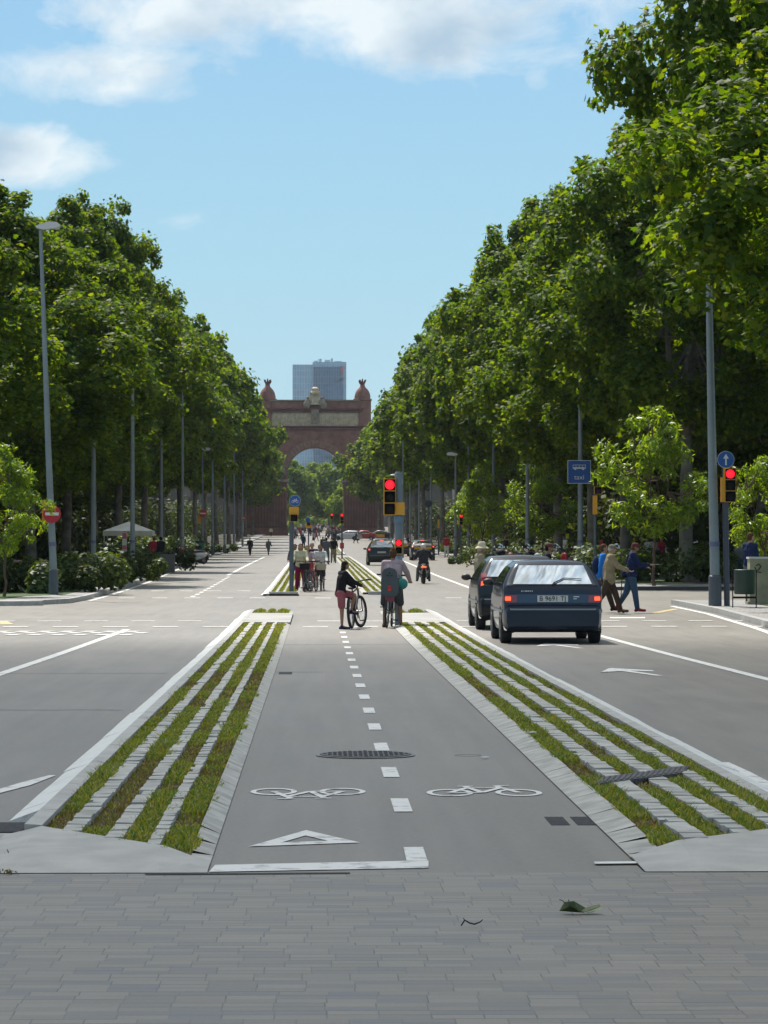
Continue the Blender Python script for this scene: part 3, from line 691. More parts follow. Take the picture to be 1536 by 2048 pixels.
def crown_points(rng, Rr, z0, z1, nclump, per, cr, prof=None):
    """clumps spread through an uneven ovoid; returns leaf positions, normals and clump centres"""
    P = []; N = []; Cn = []
    H = z1 - z0; zc = z0 + H * .45
    lob = [(rng.uniform(0, 6.28), rng.uniform(.15, .9), rng.uniform(.12, .34)) for _ in range(9)]
    for i in range(nclump):
        while True:
            t = rng.uniform(0, 1); ang = rng.uniform(0, 6.283)
            r_env = (math.sin(math.pi * min(1, (t * .93 + .07)) ** .78)) ** .62 if prof is None else prof(t)
            bump_ = 1.0
            for la, lt, lw in lob:
                d = ((math.cos(ang - la) > .6) and abs(t - lt) < .16)
                if d: bump_ += lw * .8
            r = math.sqrt(rng.uniform(.12, 1)) * .92 * r_env * bump_
            if r < .25 and .12 < t < .78 and rng.random() < .75: continue
            break
        rad = rng.uniform(*cr) * (1 - .35 * max(0, t - .75) / .25)
        c = np.array([math.cos(ang) * r * (Rr - rad * .6), math.sin(ang) * r * (Rr - rad * .6), z0 + rad * .6 + t * (H - rad * 1.3)]); Cn.append((c, rad))
        n = int(per * (rad / np.mean(cr)) ** 2); d = rnd_dir(rng, n)
        sh = 1 + .28 * np.sin(d[:, 0] * 5 + i) * np.cos(d[:, 1] * 4 + i * 2) ; q = (rng.uniform(.55, 1.08, n) * sh)[:, None]
        pp = c + d * rad * q * np.array([1, 1, .78])
        P.append(pp); nn = d * .7 + rng.normal(size=(n, 3)) * .55 + np.array([0, 0, .75]); N.append(nn)
    if nclump > 85 and prof is None:
        for i in range(46):
            t = rng.uniform(.12, 1.0); ang = rng.uniform(0, 6.283); e = (math.sin(math.pi * min(1, (t * .93 + .07)) ** .78)) ** .62
            c = np.array([math.cos(ang) * e * Rr * 1.0, math.sin(ang) * e * Rr * 1.0, z0 + t * H + (rng.uniform(0, .6) if t > .8 else 0)]); rad = rng.uniform(.3, .62); n = int(per * .22); d = rnd_dir(rng, n)
            P.append(c + d * rad * rng.uniform(.3, 1.25, n)[:, None] * np.array([1, 1, .9])); N.append(d * .6 + rng.normal(size=(n, 3)) * .6 + np.array([0, 0, .7]))
    return np.concatenate(P), np.concatenate(N), Cn
def limbs(mb, rs, H, z0, clumps, r0, bend=.5, fork=None):
    fork = fork or z0 * .8 + H * .06
    x = y = 0; pts = []; rad = []
    k = 6
    for i in range(k + 1):
        t = i / k; pts.append((x, y, fork * t)); rad.append(r0 * (1.25 if i == 0 else 1.0 - .25 * t)); x += rs.uniform(-bend, bend) * .12; y += rs.uniform(-bend, bend) * .12
    top = Vector(pts[-1]); mb.tube(pts, rad, 10)
    heads = []
    for i in range(rs.choice((4, 5))):
        a = i * 1.35 + rs.uniform(-.3, .3); l = (H - fork) * rs.uniform(.45, .72); out = rs.uniform(.22, .5) * l
        p = [top]; rr = [r0 * .62]
        for j in range(1, 5):
            t = j / 4; p.append(top + Vector((math.cos(a) * out * t ** .8 + rs.uniform(-.15, .15), math.sin(a) * out * t ** .8 + rs.uniform(-.15, .15), l * t))); rr.append(r0 * (.62 - .47 * t))
        mb.tube(p, rr, 7); heads += [(p[j], rr[j]) for j in (2, 3, 4)]
    for c, rd in clumps:
        c = Vector(c); h, r_ = min(heads, key=lambda q: (q[0] - c).length + (2 if q[0].z > c.z else 0))
        mid = (h + c) / 2 + Vector((0, 0, -.2)); 
        if (h - c).length < 3.2: mb.tube([h, mid, c], [min(r_, .06), .03, .012], 5, cap=False)
def tree_kind(name, sd, Rr, H, z0, nclump, per, cr, lsz, shape, m, r0=.27, bark=None, prof=None, fork=None):
    rng = np.random.default_rng(sd); rs = random.Random(sd)
    P, N, Cn = crown_points(rng, Rr, z0, H, nclump, per, cr, prof)
    S = rng.uniform(lsz[0], lsz[1], len(P))
    cm = leaf_mesh('crown', P, N, S, shape, m, rng, .4)
    mb = MB(); limbs(mb, rs, H, z0, Cn, r0, fork=fork); tm = mb.mesh('trunk', bark or M_bark, True)
    return (name, tm, cm)
def plant_tree(kind, label, cat, x, y, rz, sc, group=None, z=None):
    name, tm, cm = kind; t = thing(name, label, cat, (x, y, gz(y) + (KERB if z is None else z)), rz, group); t.scale = sc if isinstance(sc, tuple) else (sc,) * 3
    link('trunk', tm, t); link('crown', cm, t); return t
NEARK = [tree_kind('plane_tree', 10 + i, 5.6, 17, (3.6, 4.8, 4.0, 5.2)[i], 140, 500, (.5, 1.38), (.14, .24), lobed(), M_leaf) for i in range(4)]
MIDK = [tree_kind('plane_tree', 30 + i, 5.6, 17, 4.6, 120, 300, (.6, 1.4), (.21, .34), lobed(), M_leaf) for i in range(3)]
FARK = [tree_kind('plane_tree', 50 + i, 5.6, 17, 5.6, 90, 200, (.7, 1.5), (.32, .52), diamond(), M_leaf) for i in range(3)]
def kind_for(y, i): return NEARK[i % 4] if y < 165 else MIDK[i % 3] if y < 300 else FARK[i % 3]
ORD = 'first second third fourth fifth sixth seventh eighth ninth tenth eleventh twelfth thirteenth fourteenth fifteenth sixteenth seventeenth eighteenth nineteenth twentieth'.split()
rs = random.Random(3)
LE = [(108, 14.6, 9.8), (125, 15.0, 7.7), (143, 14.3, 7.5), (165, 17.0, 7.6), (190, 19.8, 7.9), (215, 18.2, 7.9), (240, 19.2, 7.5), (265, 18.6, 7.4), (290, 19.4, 7.0), (320, 21, 6.8), (350, 21, 6.8), (385, 21.6, 6.6), (425, 20.4, 6.2), (465, 19.4, 6.0), (510, 17.2, 6.6), (550, 16.2, 6.8), (582, 15, 6.2)]
RE = [(95, 23.5, 10.6), (126, 18.6, 9.6), (141, 15.9, 8.6), (160, 16.4, 8.8), (180, 19.2, 8.6), (201, 20.6, 8.5), (234, 20.4, 8.5), (265, 19.4, 8.2), (295, 20.2, 8.1), (330, 22, 8.0), (370, 20.8, 7.6), (410, 19.9, 7.9), (450, 19.4, 7.8), (490, 18.4, 6.6), (530, 18.4, 5.5), (568, 17, 6.2)]
LROW = [(-(e + 5.6), y, 6.0, h * (1.04 if y < 130 else 1.12)) for y, h, e in LE]; RROW = [(14.3, 71, 6.2, 17)] + [(e + 5.5, y, 6.1, h * 1.10) for y, h, e in RE]
for s, row in (('left', LROW), ('right', RROW)):
    for i, (x, y, rr, hh) in enumerate(row):
        if y == 126: rr = 6.2
        lab = '%s big plane tree from the front in the kerbside row on the %s' % (ORD[i], s)
        plant_tree((NEARK[(1, 3)[i % 2] if s == 'right' else (0, 2)[i % 2]] if y < 200 else kind_for(y, i)), lab, 'tree', x, y, rs.uniform(0, 6.28), (rr / 5.6, rr / 5.6, hh / 17), 'plane trees lining the avenue')
for s, X in (('left', -23.5), ('right', 24)):
    for i in range(11):
        y = (112 if s == 'left' else 96) + i * 20 * (1 + i * .04)
        plant_tree(kind_for(y, i + 2), '%s plane tree from the front in the back row on the %s' % (ORD[i], s), 'tree', X + rs.uniform(-1, 1), y, rs.uniform(0, 6.28), (rs.uniform(.95, 1.1), rs.uniform(.95, 1.1), rs.uniform(.86, .98) if i > 0 or s == 'left' else 1.15), 'plane trees in the back rows')
for s, X in (('left', -33), ('right', 34)):
    for i in range(5):
        y = (150 if s == 'left' else 125) + i * 30
        plant_tree(MIDK[i % 3], '%s plane tree from the front in the deepest row on the %s' % (ORD[i], s), 'tree', X * .58 + rs.uniform(-1, 1), y + 9, rs.uniform(0, 6.28), (1, 1, .8), 'plane trees in the deepest rows')
# trees seen through and beyond the arch
FK = [tree_kind('park_tree', 70 + i, 6, 13, 2.0, 80, 130, (1.0, 2.0), (.5, .8), diamond(), M_leafd) for i in range(2)]
for i, (x, y, s_, h_) in enumerate([(-5.5, 760, 1.15, 1.35), (3.6, 770, 1.2, 1.3), (-10, 850, 1.3, 1.45), (9, 700, 1.0, 1.05), (-1, 930, 1.5, 1.5), (-9, 700, .8, 1.0), (10, 860, 1.4, 1.6), (5.4, 665, .55, .75)]):
    plant_tree(FK[i % 2], ['leafy tree beyond the brick arch, left half of its opening', 'leafy tree beyond the brick arch, right half of its opening', 'distant tree left behind others seen through the arch', 'tree by the right pier seen through the brick arch', 'most distant tree behind the others, centre of the arch opening', 'tree by the left pier seen through the brick arch', 'distant tree right behind others seen through the arch', 'small low tree in front of right trees under the arch'][i], 'tree', x, y, i * 1.3, (s_, s_, h_), 'trees beyond the arch', z=0)
# young street trees
YK = [tree_kind('young_tree', 90 + i, 1.75, 5.1, 1.35, 62, 95, (.22, .5), (.13, .27), slim(), M_leafy, .055, M_twig) for i in range(3)]
M_leafg = leafmat('hedge_leaves', [(.022, .045, .008), (.036, .066, .010), (.055, .09, .014), (.08, .11, .02)], .3, .5, .4)
for i, (px, py, y, h, lab) in enumerate([(1308, 1172, 113.8, 6.7, 'young light green tree on thin stem behind the walking pedestrians'), (8, 1200, 92, 4.6, 'young tree on thin stem at left frame edge by the kerb'), (962, 1110, 196, 6.3, 'young bright green tree behind the right signal beside the lamp posts'), (1085, 1108, 172, 6.0, 'young tree above the hedge left of the taxi sign'), (1530, 1150, 104, 4.6, 'young tree at right frame edge behind litter bin'), (940, 1105, 216, 5.6, 'small yellow green tree behind the lamp post with the traffic signal')]):
    p = at(px, py, y); plant_tree(YK[i % 3], lab, 'tree', p.x, y, i * 2.1, (h / 5.1 * .85, h / 5.1 * .85, h / 5.1))
# hedges: leafy masses along both kerbs
def shrub(name, label, cx, cy, L_, D_, H_, m, sd, lsz=(.10, .2), cat='shrub', group=None, dens=150):
    rng = np.random.default_rng(sd); n = int(dens * L_ * 3.2)
    P = []; N = []
    nb = max(3, int(L_ / .45))
    for i in range(nb):
        c = np.array([rng.uniform(-L_ / 2, L_ / 2), rng.uniform(-D_ / 2, D_ / 2), H_ * rng.uniform(.25, .62)]); r = H_ * rng.uniform(.32, .48)
        d = rnd_dir(rng, n // nb); P.append(c + d * r * rng.uniform(.6, 1.1, (len(d), 1))); N.append(d + rng.normal(size=d.shape) * .5 + np.array([0, 0, .8]))
    P = np.concatenate(P); N = np.concatenate(N); P[:, 2] = np.abs(P[:, 2])
    me = leaf_mesh(name, P, N, rng.uniform(lsz[0], lsz[1], len(P)), diamond(), m, rng); t = thing(name, label, cat, (cx, cy, gz(cy) + KERB), 0, group); link('leaves', me, t)
    return t
HG = 'shrubs along the planted verges'
for i, (px, pyb, y, wpx, hpx, bright, lab) in enumerate([(60, 1195, 97, 90, 62, 0, 'dark shrub mass at left edge behind the no entry pole'), (160, 1190, 103, 110, 72, 0, 'tall dark shrub right behind the no entry pole'), (225, 1182, 112, 80, 52, 1, 'sunlit shrub between the first and second lamp posts'), (285, 1168, 128, 60, 42, 1, 'sunlit shrub right of the third lamp post on left'),
        (365, 1128, 205, 36, 30, 1, 'small shrub beside the parked motorbikes on left'), (438, 1108, 300, 60, 18, 0, 'low far shrub past green bin on left'),
        (915, 1135, 190, 36, 22, 1, 'small shrub on the kerb corner left of the hat'), (985, 1132, 172, 90, 42, 1, 'bright shrub behind the man in the sun hat'), (1050, 1130, 160, 90, 34, 0, 'reddish green shrub above the roof of front car'), (1125, 1135, 150, 110, 40, 1, 'sunlit shrub below the taxi sign'), (1215, 1165, 128, 90, 66, 0, 'dark shrub behind the walkers in beige and blue'), (1300, 1168, 124, 120, 62, 0, 'dark shrub behind the young tree stem'), (1400, 1170, 122, 120, 66, 0, 'dark shrub behind the right traffic signal pole'), (1500, 1168, 120, 90, 60, 0, 'dark shrub behind the litter bin')]):
    p = at(px, pyb, y); k = y / FPX; shrub('shrub', lab, p.x, y, wpx * k * 1.15, 1.6, hpx * k * 1.15, M_leafg, 200 + i, (.09, .17) if bright else (.12, .22), 'shrub', HG, 170 if bright else 150)

for s in (-1, 1):
    for i in range(14):
        y = (160 if s < 0 else 182) + i * 9.5 + rs.uniform(-2, 2); x = (LK(y) - 2.6) if s < 0 else (RK(y) + 3.0)
        shrub('shrub', '%s shrub from the front along the roadside on the %s' % (ORD[i], 'left' if s < 0 else 'right'), x + rs.uniform(-.5, .5), y, rs.uniform(2.5, 4.5), 2.0, rs.uniform(1.1, 1.9), M_leafg, 400 + i + 50 * (s > 0), (.14, .26), 'shrub', HG, 90)

M_weed = leafmat('weed_leaves', [(.10, .05, .03), (.09, .10, .03), (.16, .11, .05)], .2, .7, .2)
for px, py, lab, h in ((22, 1722, 'small reddish green weed growing in the left kerb joint', .07), (16, 1752, 'flat brown weed at the left edge of the pavers', .03)):
    v = G(px, py); rng = np.random.default_rng(px); n = 46; d = rnd_dir(rng, n); P = d * np.array([.045, .05, h * .5]) * rng.uniform(.4, 1.2, (n, 1)); P[:, 2] = np.abs(P[:, 2]) + .004
    o = link('weed', leaf_mesh('weed', P, d + np.array([0, 0, .6]), rng.uniform(.012, .03, n), slim(), M_weed, rng), None, (v.x, v.y, gz(v.y) + .012)); tag(o, lab, 'weed')

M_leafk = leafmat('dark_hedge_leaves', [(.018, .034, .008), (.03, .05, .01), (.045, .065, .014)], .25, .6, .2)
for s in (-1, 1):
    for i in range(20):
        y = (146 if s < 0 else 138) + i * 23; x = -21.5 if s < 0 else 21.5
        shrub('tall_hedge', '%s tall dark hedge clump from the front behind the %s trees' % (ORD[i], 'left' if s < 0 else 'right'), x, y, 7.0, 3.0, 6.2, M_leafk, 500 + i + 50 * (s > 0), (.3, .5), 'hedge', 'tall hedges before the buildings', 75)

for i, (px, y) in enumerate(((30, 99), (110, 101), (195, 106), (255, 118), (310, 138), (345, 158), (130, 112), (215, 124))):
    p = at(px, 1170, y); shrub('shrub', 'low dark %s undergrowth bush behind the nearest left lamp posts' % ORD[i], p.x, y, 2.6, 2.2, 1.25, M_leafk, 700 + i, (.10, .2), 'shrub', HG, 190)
# ------------------------------------------------------------------ city behind the trees
M_fac = brickslab('facade_stone', (.11, .09, .07), (.09, .08, .062), 1.2, .45, .01, (.18, .15, .12))
M_fac2 = mat('facade_ochre', (.11, .085, .058), .85, .2, .6)
M_fac3 = mat('facade_grey', (.10, .096, .085), .85, .2, .6)
M_glassd = mat('window_dark', (.02, .025, .03), .12)
M_shopd = mat('shopfront_dark', (.035, .035, .035), .4, .5, .3)
M_shut = mat('shutter', (.16, .15, .13), .6, .2, 3)
M_rail = mat('balcony_iron', (.03, .03, .03), .5)
def building(label, x0, x1, y0, y1, H, m, side, rsd):
    """side: +1 the street face is at x0 (building right of the street), -1 at x1"""
    z0 = gz(y0); t = thing('apartment_building', label, 'building', (0, 0, z0)); f = MB(); f.box(((x0 + x1) / 2, (y0 + y1) / 2, H / 2 - 1), (x1 - x0, y1 - y0, H + 2)); part('wall', f, m, t, False)
    f = MB(); f.box(((x0 + x1) / 2, (y0 + y1) / 2, H + .15), (x1 - x0 + 1, y1 - y0 + 1, .3)); part('cornice', f, M_fac3, t, False)
    f = MB(); f.box(((x0 + x1) / 2, (y0 + y1) / 2, 1.9), (x1 - x0 + .3, y1 - y0 - .4, 3.9)); part('shopfronts', f, M_shopd, t, False)
    xs = x0 if side > 0 else x1; fl = int(H // 3.5); nw = int((y1 - y0) // 3.6)
    wm_ = MB(); wm_.box((0, 0, 0), (.08, 1.25, 2.2)); wme = wm_.mesh('window', M_glassd); fr = MB()
    for a, b, c, d in ((0, 1.15, 0, 2.3), (0, -1.15, 0, 2.3)): fr.box((0, a * .62, 0), (.14, .14, 2.4))
    fr.box((0, 0, 1.25), (.2, 1.6, .16)); fr.box((0, 0, -1.2), (.26, 1.7, .12)); fme = fr.mesh('frame', M_fac3)
    ba = MB(); ba.box((-side * .45, 0, -1.35), (.9, 2.3, .16)); bme = ba.mesh('balcony', M_fac3); ra = MB()
    for k in range(12): ra.box((-side * .86, -1.1 + k * .2, -.8), (.03, .03, 1.0))
    ra.box((-side * .86, 0, -.3), (.05, 2.3, .05)); rme = ra.mesh('railing', M_rail); n = 0
    for j in range(nw):
        for k in range(1, fl):
            if n > 44: break
            y = y0 + (j + .5) * (y1 - y0) / nw; z = k * 3.5 + 1.6; o = link('window', wme, t, (xs - side * .04, y, z)); link('frame', fme, o)
            bb = link('balcony', bme, t, (xs, y, z)); link('railing', rme, bb); n += 1
    # face towards the viewer
    k2 = int((x1 - x0) // 4)
    fm = MB(); fm.box((0, 0, 0), (1.25, .08, 2.2)); fmm = fm.mesh('window', M_shut)
    for j in range(k2):
        for k in range(1, fl): link('window', fmm, t, (x0 + (j + .5) * (x1 - x0) / k2, y0 - .04, k * 3.5 + 1.6))
    return t
ms = [M_fac, M_fac2, M_fac3]
for s in (-1, 1):
    y = 128 if s > 0 else 135
    for i in range(8):
        L_ = (34, 40, 46, 52, 58, 64, 70, 76)[i]
        a, b = (25.5, 40) if s > 0 else (-42, -27)
        building('%s apartment building from the front behind the trees on the %s' % (ORD[i], 'right' if s > 0 else 'left'), a, b, y, y + L_, 19 + (i * 5 % 4), ms[(i + (s > 0)) % 3], s, i); y += L_ + 1.0
# ------------------------------------------------------------------ brick arch
M_brick = mat('arch_brick', (.22, .098, .072), .9, .3, .7, (.27, .135, .10), bump=.2, bscale=6)
M_brickd = mat('arch_brick_dark', (.14, .06, .05), .9, .25, 1.0)
M_stone = mat('arch_stone', (.44, .36, .24), .85, .25, 1.5, bump=.6, bscale=2.5)
M_stoned = mat('arch_relief', (.24, .20, .15), .9, .35, 2.0, bump=.8, bscale=3)
AY = 596.0; AZ = gz(AY); arch = thing('brick_arch', 'monumental red brick triumphal arch closing the end of the avenue', 'arch', (0, AY, AZ))
RI, ZS, TH = 5.45, 11.5, 7.0
def archpoly(r, hw, z0, z1):
    p = [(-hw, z0), (-hw, z1), (hw, z1), (hw, z0), (r, z0), (r, ZS)]; n = 28
    p += [(r * math.cos(math.pi * i / n), ZS + r * math.sin(math.pi * i / n)) for i in range(1, n)]; p += [(-r, ZS), (-r, z0)]
    return p
def solid_arch(f, r, hw, z0, z1, ya, yb):
    """wall with a round-headed opening, built as strips so no face is concave"""
    n = 28; P = [(r * math.cos(math.pi * i / n), ZS + r * math.sin(math.pi * i / n)) for i in range(n + 1)]
    for i in range(n):
        (xa, za), (xb, zb) = P[i], P[i + 1]
        f.prism([(xb, zb), (xa, za), (xa, z1), (xb, z1)], -yb, -ya, XZ)
    for s in (-1, 1):
        f.box((s * (r + hw) / 2, (ya + yb) / 2, (z0 + z1) / 2), (hw - r, yb - ya, z1 - z0))
f = MB(); solid_arch(f, RI, 9.05, 10.2, 20.7, 0, TH); part('arch_wall', f, M_brick, arch, False)
for s in (-1, 1):
    f = MB(); f.box((s * (RI + 13.2) / 2, TH / 2, 5.1), (13.2 - RI, TH + .5, 10.2))
    f.box((s * (RI + 13.2) / 2, TH / 2, .7), (13.2 - RI + .5, TH + 1.2, 1.4)); part('pier', f, M_brick, arch, False)
    f = MB()
    for i in range(14):
        x = s * (RI + .35 + i * .56); f.box((x, -.36, 5.4), (.17, .22, 7.4))
    for z in (1.6, 9.3, 10.0): f.box((s * (RI + 13.2) / 2, -.42, z), (13.2 - RI + .3, .34, .28))
    part('pilasters', f, M_brickd, arch, False)
    f = MB(); f.box((s * (RI + 13.2) / 2, TH / 2, 10.5), (13.2 - RI + .8, TH + 1.4, .5)); part('impost', f, M_stoned, arch, False)
    for i in range(4):
        f = MB(); x = s * (6.5 + i * 1.9); f.ell((x, -.7, 11.9), (.5, .4, 1.1)); f.ell((x, -.75, 13.1), (.28, .28, .32)); f.ell((x - .5, -.6, 12.2), (.3, .25, .8)); f.ell((x + .5, -.6, 12.2), (.3, .25, .8)); part('carved_figure', f, M_stoned, arch)
    f = MB(); f.box((s * 10.9, TH / 2, 13.2), (3.6, TH - .4, 5.0)); f.box((s * 10.9, TH / 2, 15.8), (4.0, TH, .4)); part('shoulder', f, M_brick, arch, False)
f = MB(); n = 26
for i in range(n):
    a, b = math.pi * i / n + .01, math.pi * (i + 1) / n - .01
    f.prism([((RI + .02) * math.cos(b), ZS + (RI + .02) * math.sin(b)), ((RI + .02) * math.cos(a), ZS + (RI + .02) * math.sin(a)), (6.75 * math.cos(a), ZS + 6.75 * math.sin(a)), (6.75 * math.cos(b), ZS + 6.75 * math.sin(b))], 0, .25, XZ)
part('voussoirs', f, mat('arch_trim', (.24, .14, .10), .9, .3, 2), arch, False)
f = MB(); f.box((0, TH / 2, 20.55), (18.7, TH + .8, .3)); f.box((0, TH / 2, 20.95), (18.4, TH + .5, .2)); part('lower_cornice', f, M_brickd, arch, False)
f = MB(); f.box((0, TH / 2, 22.3), (18.2, TH + .2, 2.6)); part('frieze', f, M_stone, arch, False)
f = MB(); rs = random.Random(8)
for i in range(46):
    x = -8.6 + i * .385; 
    if abs(x) < 1.0: continue
    h = rs.uniform(1.2, 1.9); f.ell((x, -.12, 21.1 + h / 2), (.16, .12, h / 2), 6, 5); f.ell((x, -.15, 21.25 + h), (.1, .1, .13), 6, 4)
part('relief', f, M_stone, arch)
f = MB(); f.box((0, TH / 2, 23.75), (18.6, TH + .9, .3))
for i in range(47): f.box((-9.0 + i * .391, -.42, 24.05), (.2, .3, .32))
f.box((0, TH / 2, 24.35), (18.9, TH + 1.2, .28)); part('dentil_cornice', f, M_brickd, arch, False)
f = MB(); f.box((0, TH / 2, 25.15), (18.3, TH + .3, 1.4)); part('parapet', f, M_brick, arch, False)
f = MB(); f.box((0, TH / 2, 25.95), (18.7, TH + .8, .22)); part('coping', f, M_stoned, arch, False)
f = MB(); f.box((0, -.5, 26.3), (2.0, .8, 2.4)); f.lathe([(.0, 0), (.9, 0), (1.0, .4), (.7, .8), (.75, 1.2), (.3, 1.5)], 10, (0, -.5, 27.0), Matrix.Identity(3))
part('crest_block', f, M_stone, arch)
for s in (-1, 1):
    f = MB(); f.ell((s * 1.45, -.7, 25.3), (.55, .45, 1.0)); f.ell((s * 1.35, -.75, 26.4), (.3, .3, .34)); f.ell((s * 1.9, -.7, 25.0), (.4, .35, .7)); f.ell((s * .95, -.75, 25.6), (.4, .3, .5)); part('crest_lion', f, M_stoned, arch)
f = MB(); f.box((0, -.35, 22.8), (1.5, .5, 2.7)); f.prism([(-.6, 24.1), (.6, 24.1), (.6, 22.7), (0, 21.9), (-.6, 22.7)][::-1], .62, .75, XZ); part('shield', f, M_stoned, arch, False)
for s in (-1, 1):
    for yy in (1.2, TH - 1.2):
        d_ = link('dome_turret', None, arch, (s * 9.15, yy, 26.0))
        f = MB(); f.lathe([(.0, -5), (1.65, -5), (1.65, -.1), (1.8, 0), (1.8, .3), (1.5, .35), (1.52, .9), (1.38, 1.5), (1.08, 2.05), (.68, 2.45), (.48, 2.7), (.42, 3.0)], 16); part('dome', f, M_brick, d_)
        f = MB(); f.lathe([(.0, 2.95), (.45, 2.95), (.38, 3.3), (.42, 3.5), (.0, 3.5)], 10)
        for k in range(8):
            a = k * math.pi / 4; f.tube([(.36 * math.cos(a), .36 * math.sin(a), 3.4), (.55 * math.cos(a), .55 * math.sin(a), 3.75), (.68 * math.cos(a), .68 * math.sin(a), 4.0)], [.11, .12, .08], 5)
        f.tube([(0, 0, 3.4), (0, 0, 4.2)], [.2, .12], 6); part('crown_finial', f, M_brickd, d_)
# ------------------------------------------------------------------ far glass tower
def glassgrid(name, c1, c2, fcol, w_, h_, ms_=.18, rough=.08):
    m, n, p, nd, mth = nodes(name); L = n.links.new
    tc = nd('ShaderNodeTexCoord'); mp = nd('ShaderNodeMapping'); mp.inputs['Rotation'].default_value = (R(90), 0, 0); L(tc.outputs['Object'], mp.inputs[0])
    sp = nd('ShaderNodeSeparateXYZ'); L(tc.outputs['Object'], sp.inputs[0]); cb = nd('ShaderNodeCombineXYZ'); L(mth('ADD', sp.outputs[0], sp.outputs[1]), cb.inputs[0]); L(sp.outputs[2], cb.inputs[1])
    b = nd('ShaderNodeTexBrick'); L(cb.outputs[0], b.inputs['Vector']); b.offset = 0; b.inputs['Scale'].default_value = 1; b.inputs['Brick Width'].default_value = w_; b.inputs['Row Height'].default_value = h_; b.inputs['Mortar Size'].default_value = ms_
    b.inputs['Color1'].default_value = (*c1, 1); b.inputs['Color2'].default_value = (*c2, 1); b.inputs['Mortar'].default_value = (*fcol, 1); L(b.outputs[0], p.inputs['Base Color'])
    nz = nd('ShaderNodeTexNoise'); nz.inputs['Scale'].default_value = .12; L(tc.outputs['Object'], nz.inputs['Vector']); bp = nd('ShaderNodeBump'); bp.inputs['Strength'].default_value = .6; bp.inputs['Distance'].default_value = 1.2; L(nz.outputs[0], bp.inputs['Height']); L(bp.outputs[0], p.inputs['Normal'])
    p.inputs['Roughness'].default_value = rough; p.inputs['Specular IOR Level'].default_value = 1.2; return m
M_tg1 = glassgrid('tower_glass_pale', (.16, .28, .42), (.20, .33, .47), (.28, .40, .50), 1.35, 3.4)
M_tg2 = glassgrid('tower_glass_dark', (.012, .035, .10), (.02, .06, .17), (.05, .11, .19), 1.35, 3.4)
M_tg3 = mat('tower_cladding', (.36, .45, .50), .4, .1, .1)
TY = 1600.0; k = TY / FPX; tz = gz(TY); T = thing('glass_tower', 'tall blue glass office tower far beyond the brick arch', 'tower', (0, TY, tz))
def tx(px): return (px - 630) * k
def tzz(py): return (1106 - py) * k + 1.55 - tz
f = MB(); f.box(((tx(585) + tx(629)) / 2, 9, tzz(729) / 2), (tx(629) - tx(585), 18, tzz(729))); part('left_block', f, M_tg1, T, False)
f = MB(); f.box(((tx(627.5) + tx(685)) / 2, 8, tzz(734) / 2), (tx(685) - tx(627.5), 19, tzz(734))); part('dark_glass_front', f, M_tg2, T, False)
f = MB(); f.box(((tx(625) + tx(692.5)) / 2, 9, (tzz(734) + tzz(724)) / 2 + .05), (tx(692.5) - tx(625), 19, tzz(724) - tzz(734))); f.box(((tx(685) + tx(692.5)) / 2, 9, tzz(734) / 2), (tx(692.5) - tx(685) - .05, 18.6, tzz(734) - .1)); part('pale_block', f, M_tg1, T, False)
f = MB()
for px, w_, h_ in ((632, 2, 1.2), (641, 1.2, 2.2), (655, 3, 1.6), (664, 1, 2.4), (676, 4, 1)): f.box((tx(px), 9, tzz(724) + h_ / 2), (w_, 3, h_))
f.tube([(tx(640), 6, tzz(724)), (tx(636), 6, tzz(716))], .25, 5); part('roof_equipment', f, M_tg3, T, False)
f = MB(); f.box((tx(683.5), -1.65, (tzz(732) + tzz(746)) / 2), (1.1, .2, 3.4)); part('red_sign', f, mat('tower_red', (.45, .08, .06), .5), T, False)
# ------------------------------------------------------------------ lamp posts
M_pole = mat('pole_paint', (.20, .235, .25), .5, .12, 2.0, metal=.2)
M_poled = mat('pole_dark', (.075, .09, .11), .5, .15, 2)
M_band = mat('pole_band', (.12, .12, .22), .6)
M_lampw = mat('lamp_shell', (.55, .55, .54), .4)
M_lglass = mat('lamp_glass', (.45, .5, .5), .15)
def lamp_post(label, x, y, h, r=.095, lean=(0, 0), side=1, group='tall grey lamp posts'):
    t = thing('lamp_post', label, 'lamp post', (x, y, gz(y) + KERB), 0, group)
    f = MB(); f.tube([(0, 0, .0), (0, 0, .75)], [r * 1.45, r * 1.4], 14); f.tube([(0, 0, .75), (0, 0, .78)], [r * 1.4, r * 1.12], 14); part('base_sleeve', f, M_poled, t)
    f = MB(); f.tube([(0, 0, .7), (lean[0] * .4, lean[1] * .4, h * .4), (lean[0], lean[1], h)], [r * 1.1, r * .9, r * .5], 14); part('pole', f, M_pole, t)
    f = MB(); f.tube([(lean[0] * .08, 0, 1.5), (lean[0] * .085, 0, 1.62)], r * 1.13, 14); part('band', f, M_band, t)
    hd = MB(); tx_, ty_ = lean; hd.prism([(-.12, -.02), (.1, -.07), (.55, .0), (.62, .08), (.5, .17), (.28, .18), (0, .10), (-.15, .05)][::-1] if side > 0 else [(.12, -.02), (-.1, -.07), (-.55, .0), (-.62, .08), (-.5, .17), (-.28, .18), (0, .10), (.15, .05)], -.13, .13, XZ, (tx_, ty_, h)); ho = part('lamp_head', hd, M_lampw, t)
    gl = MB(); gl.ell((tx_ + side * .42, ty_, h - .01), (.17, .11, .05), 10, 6); part('lamp_glass', gl, M_lglass, ho); return t
lamp_post('nearest lamp post on the left with lamp arm against the sky', at(107, 1195, 96).x, 96, 11.35, .105, (-.42, 0))
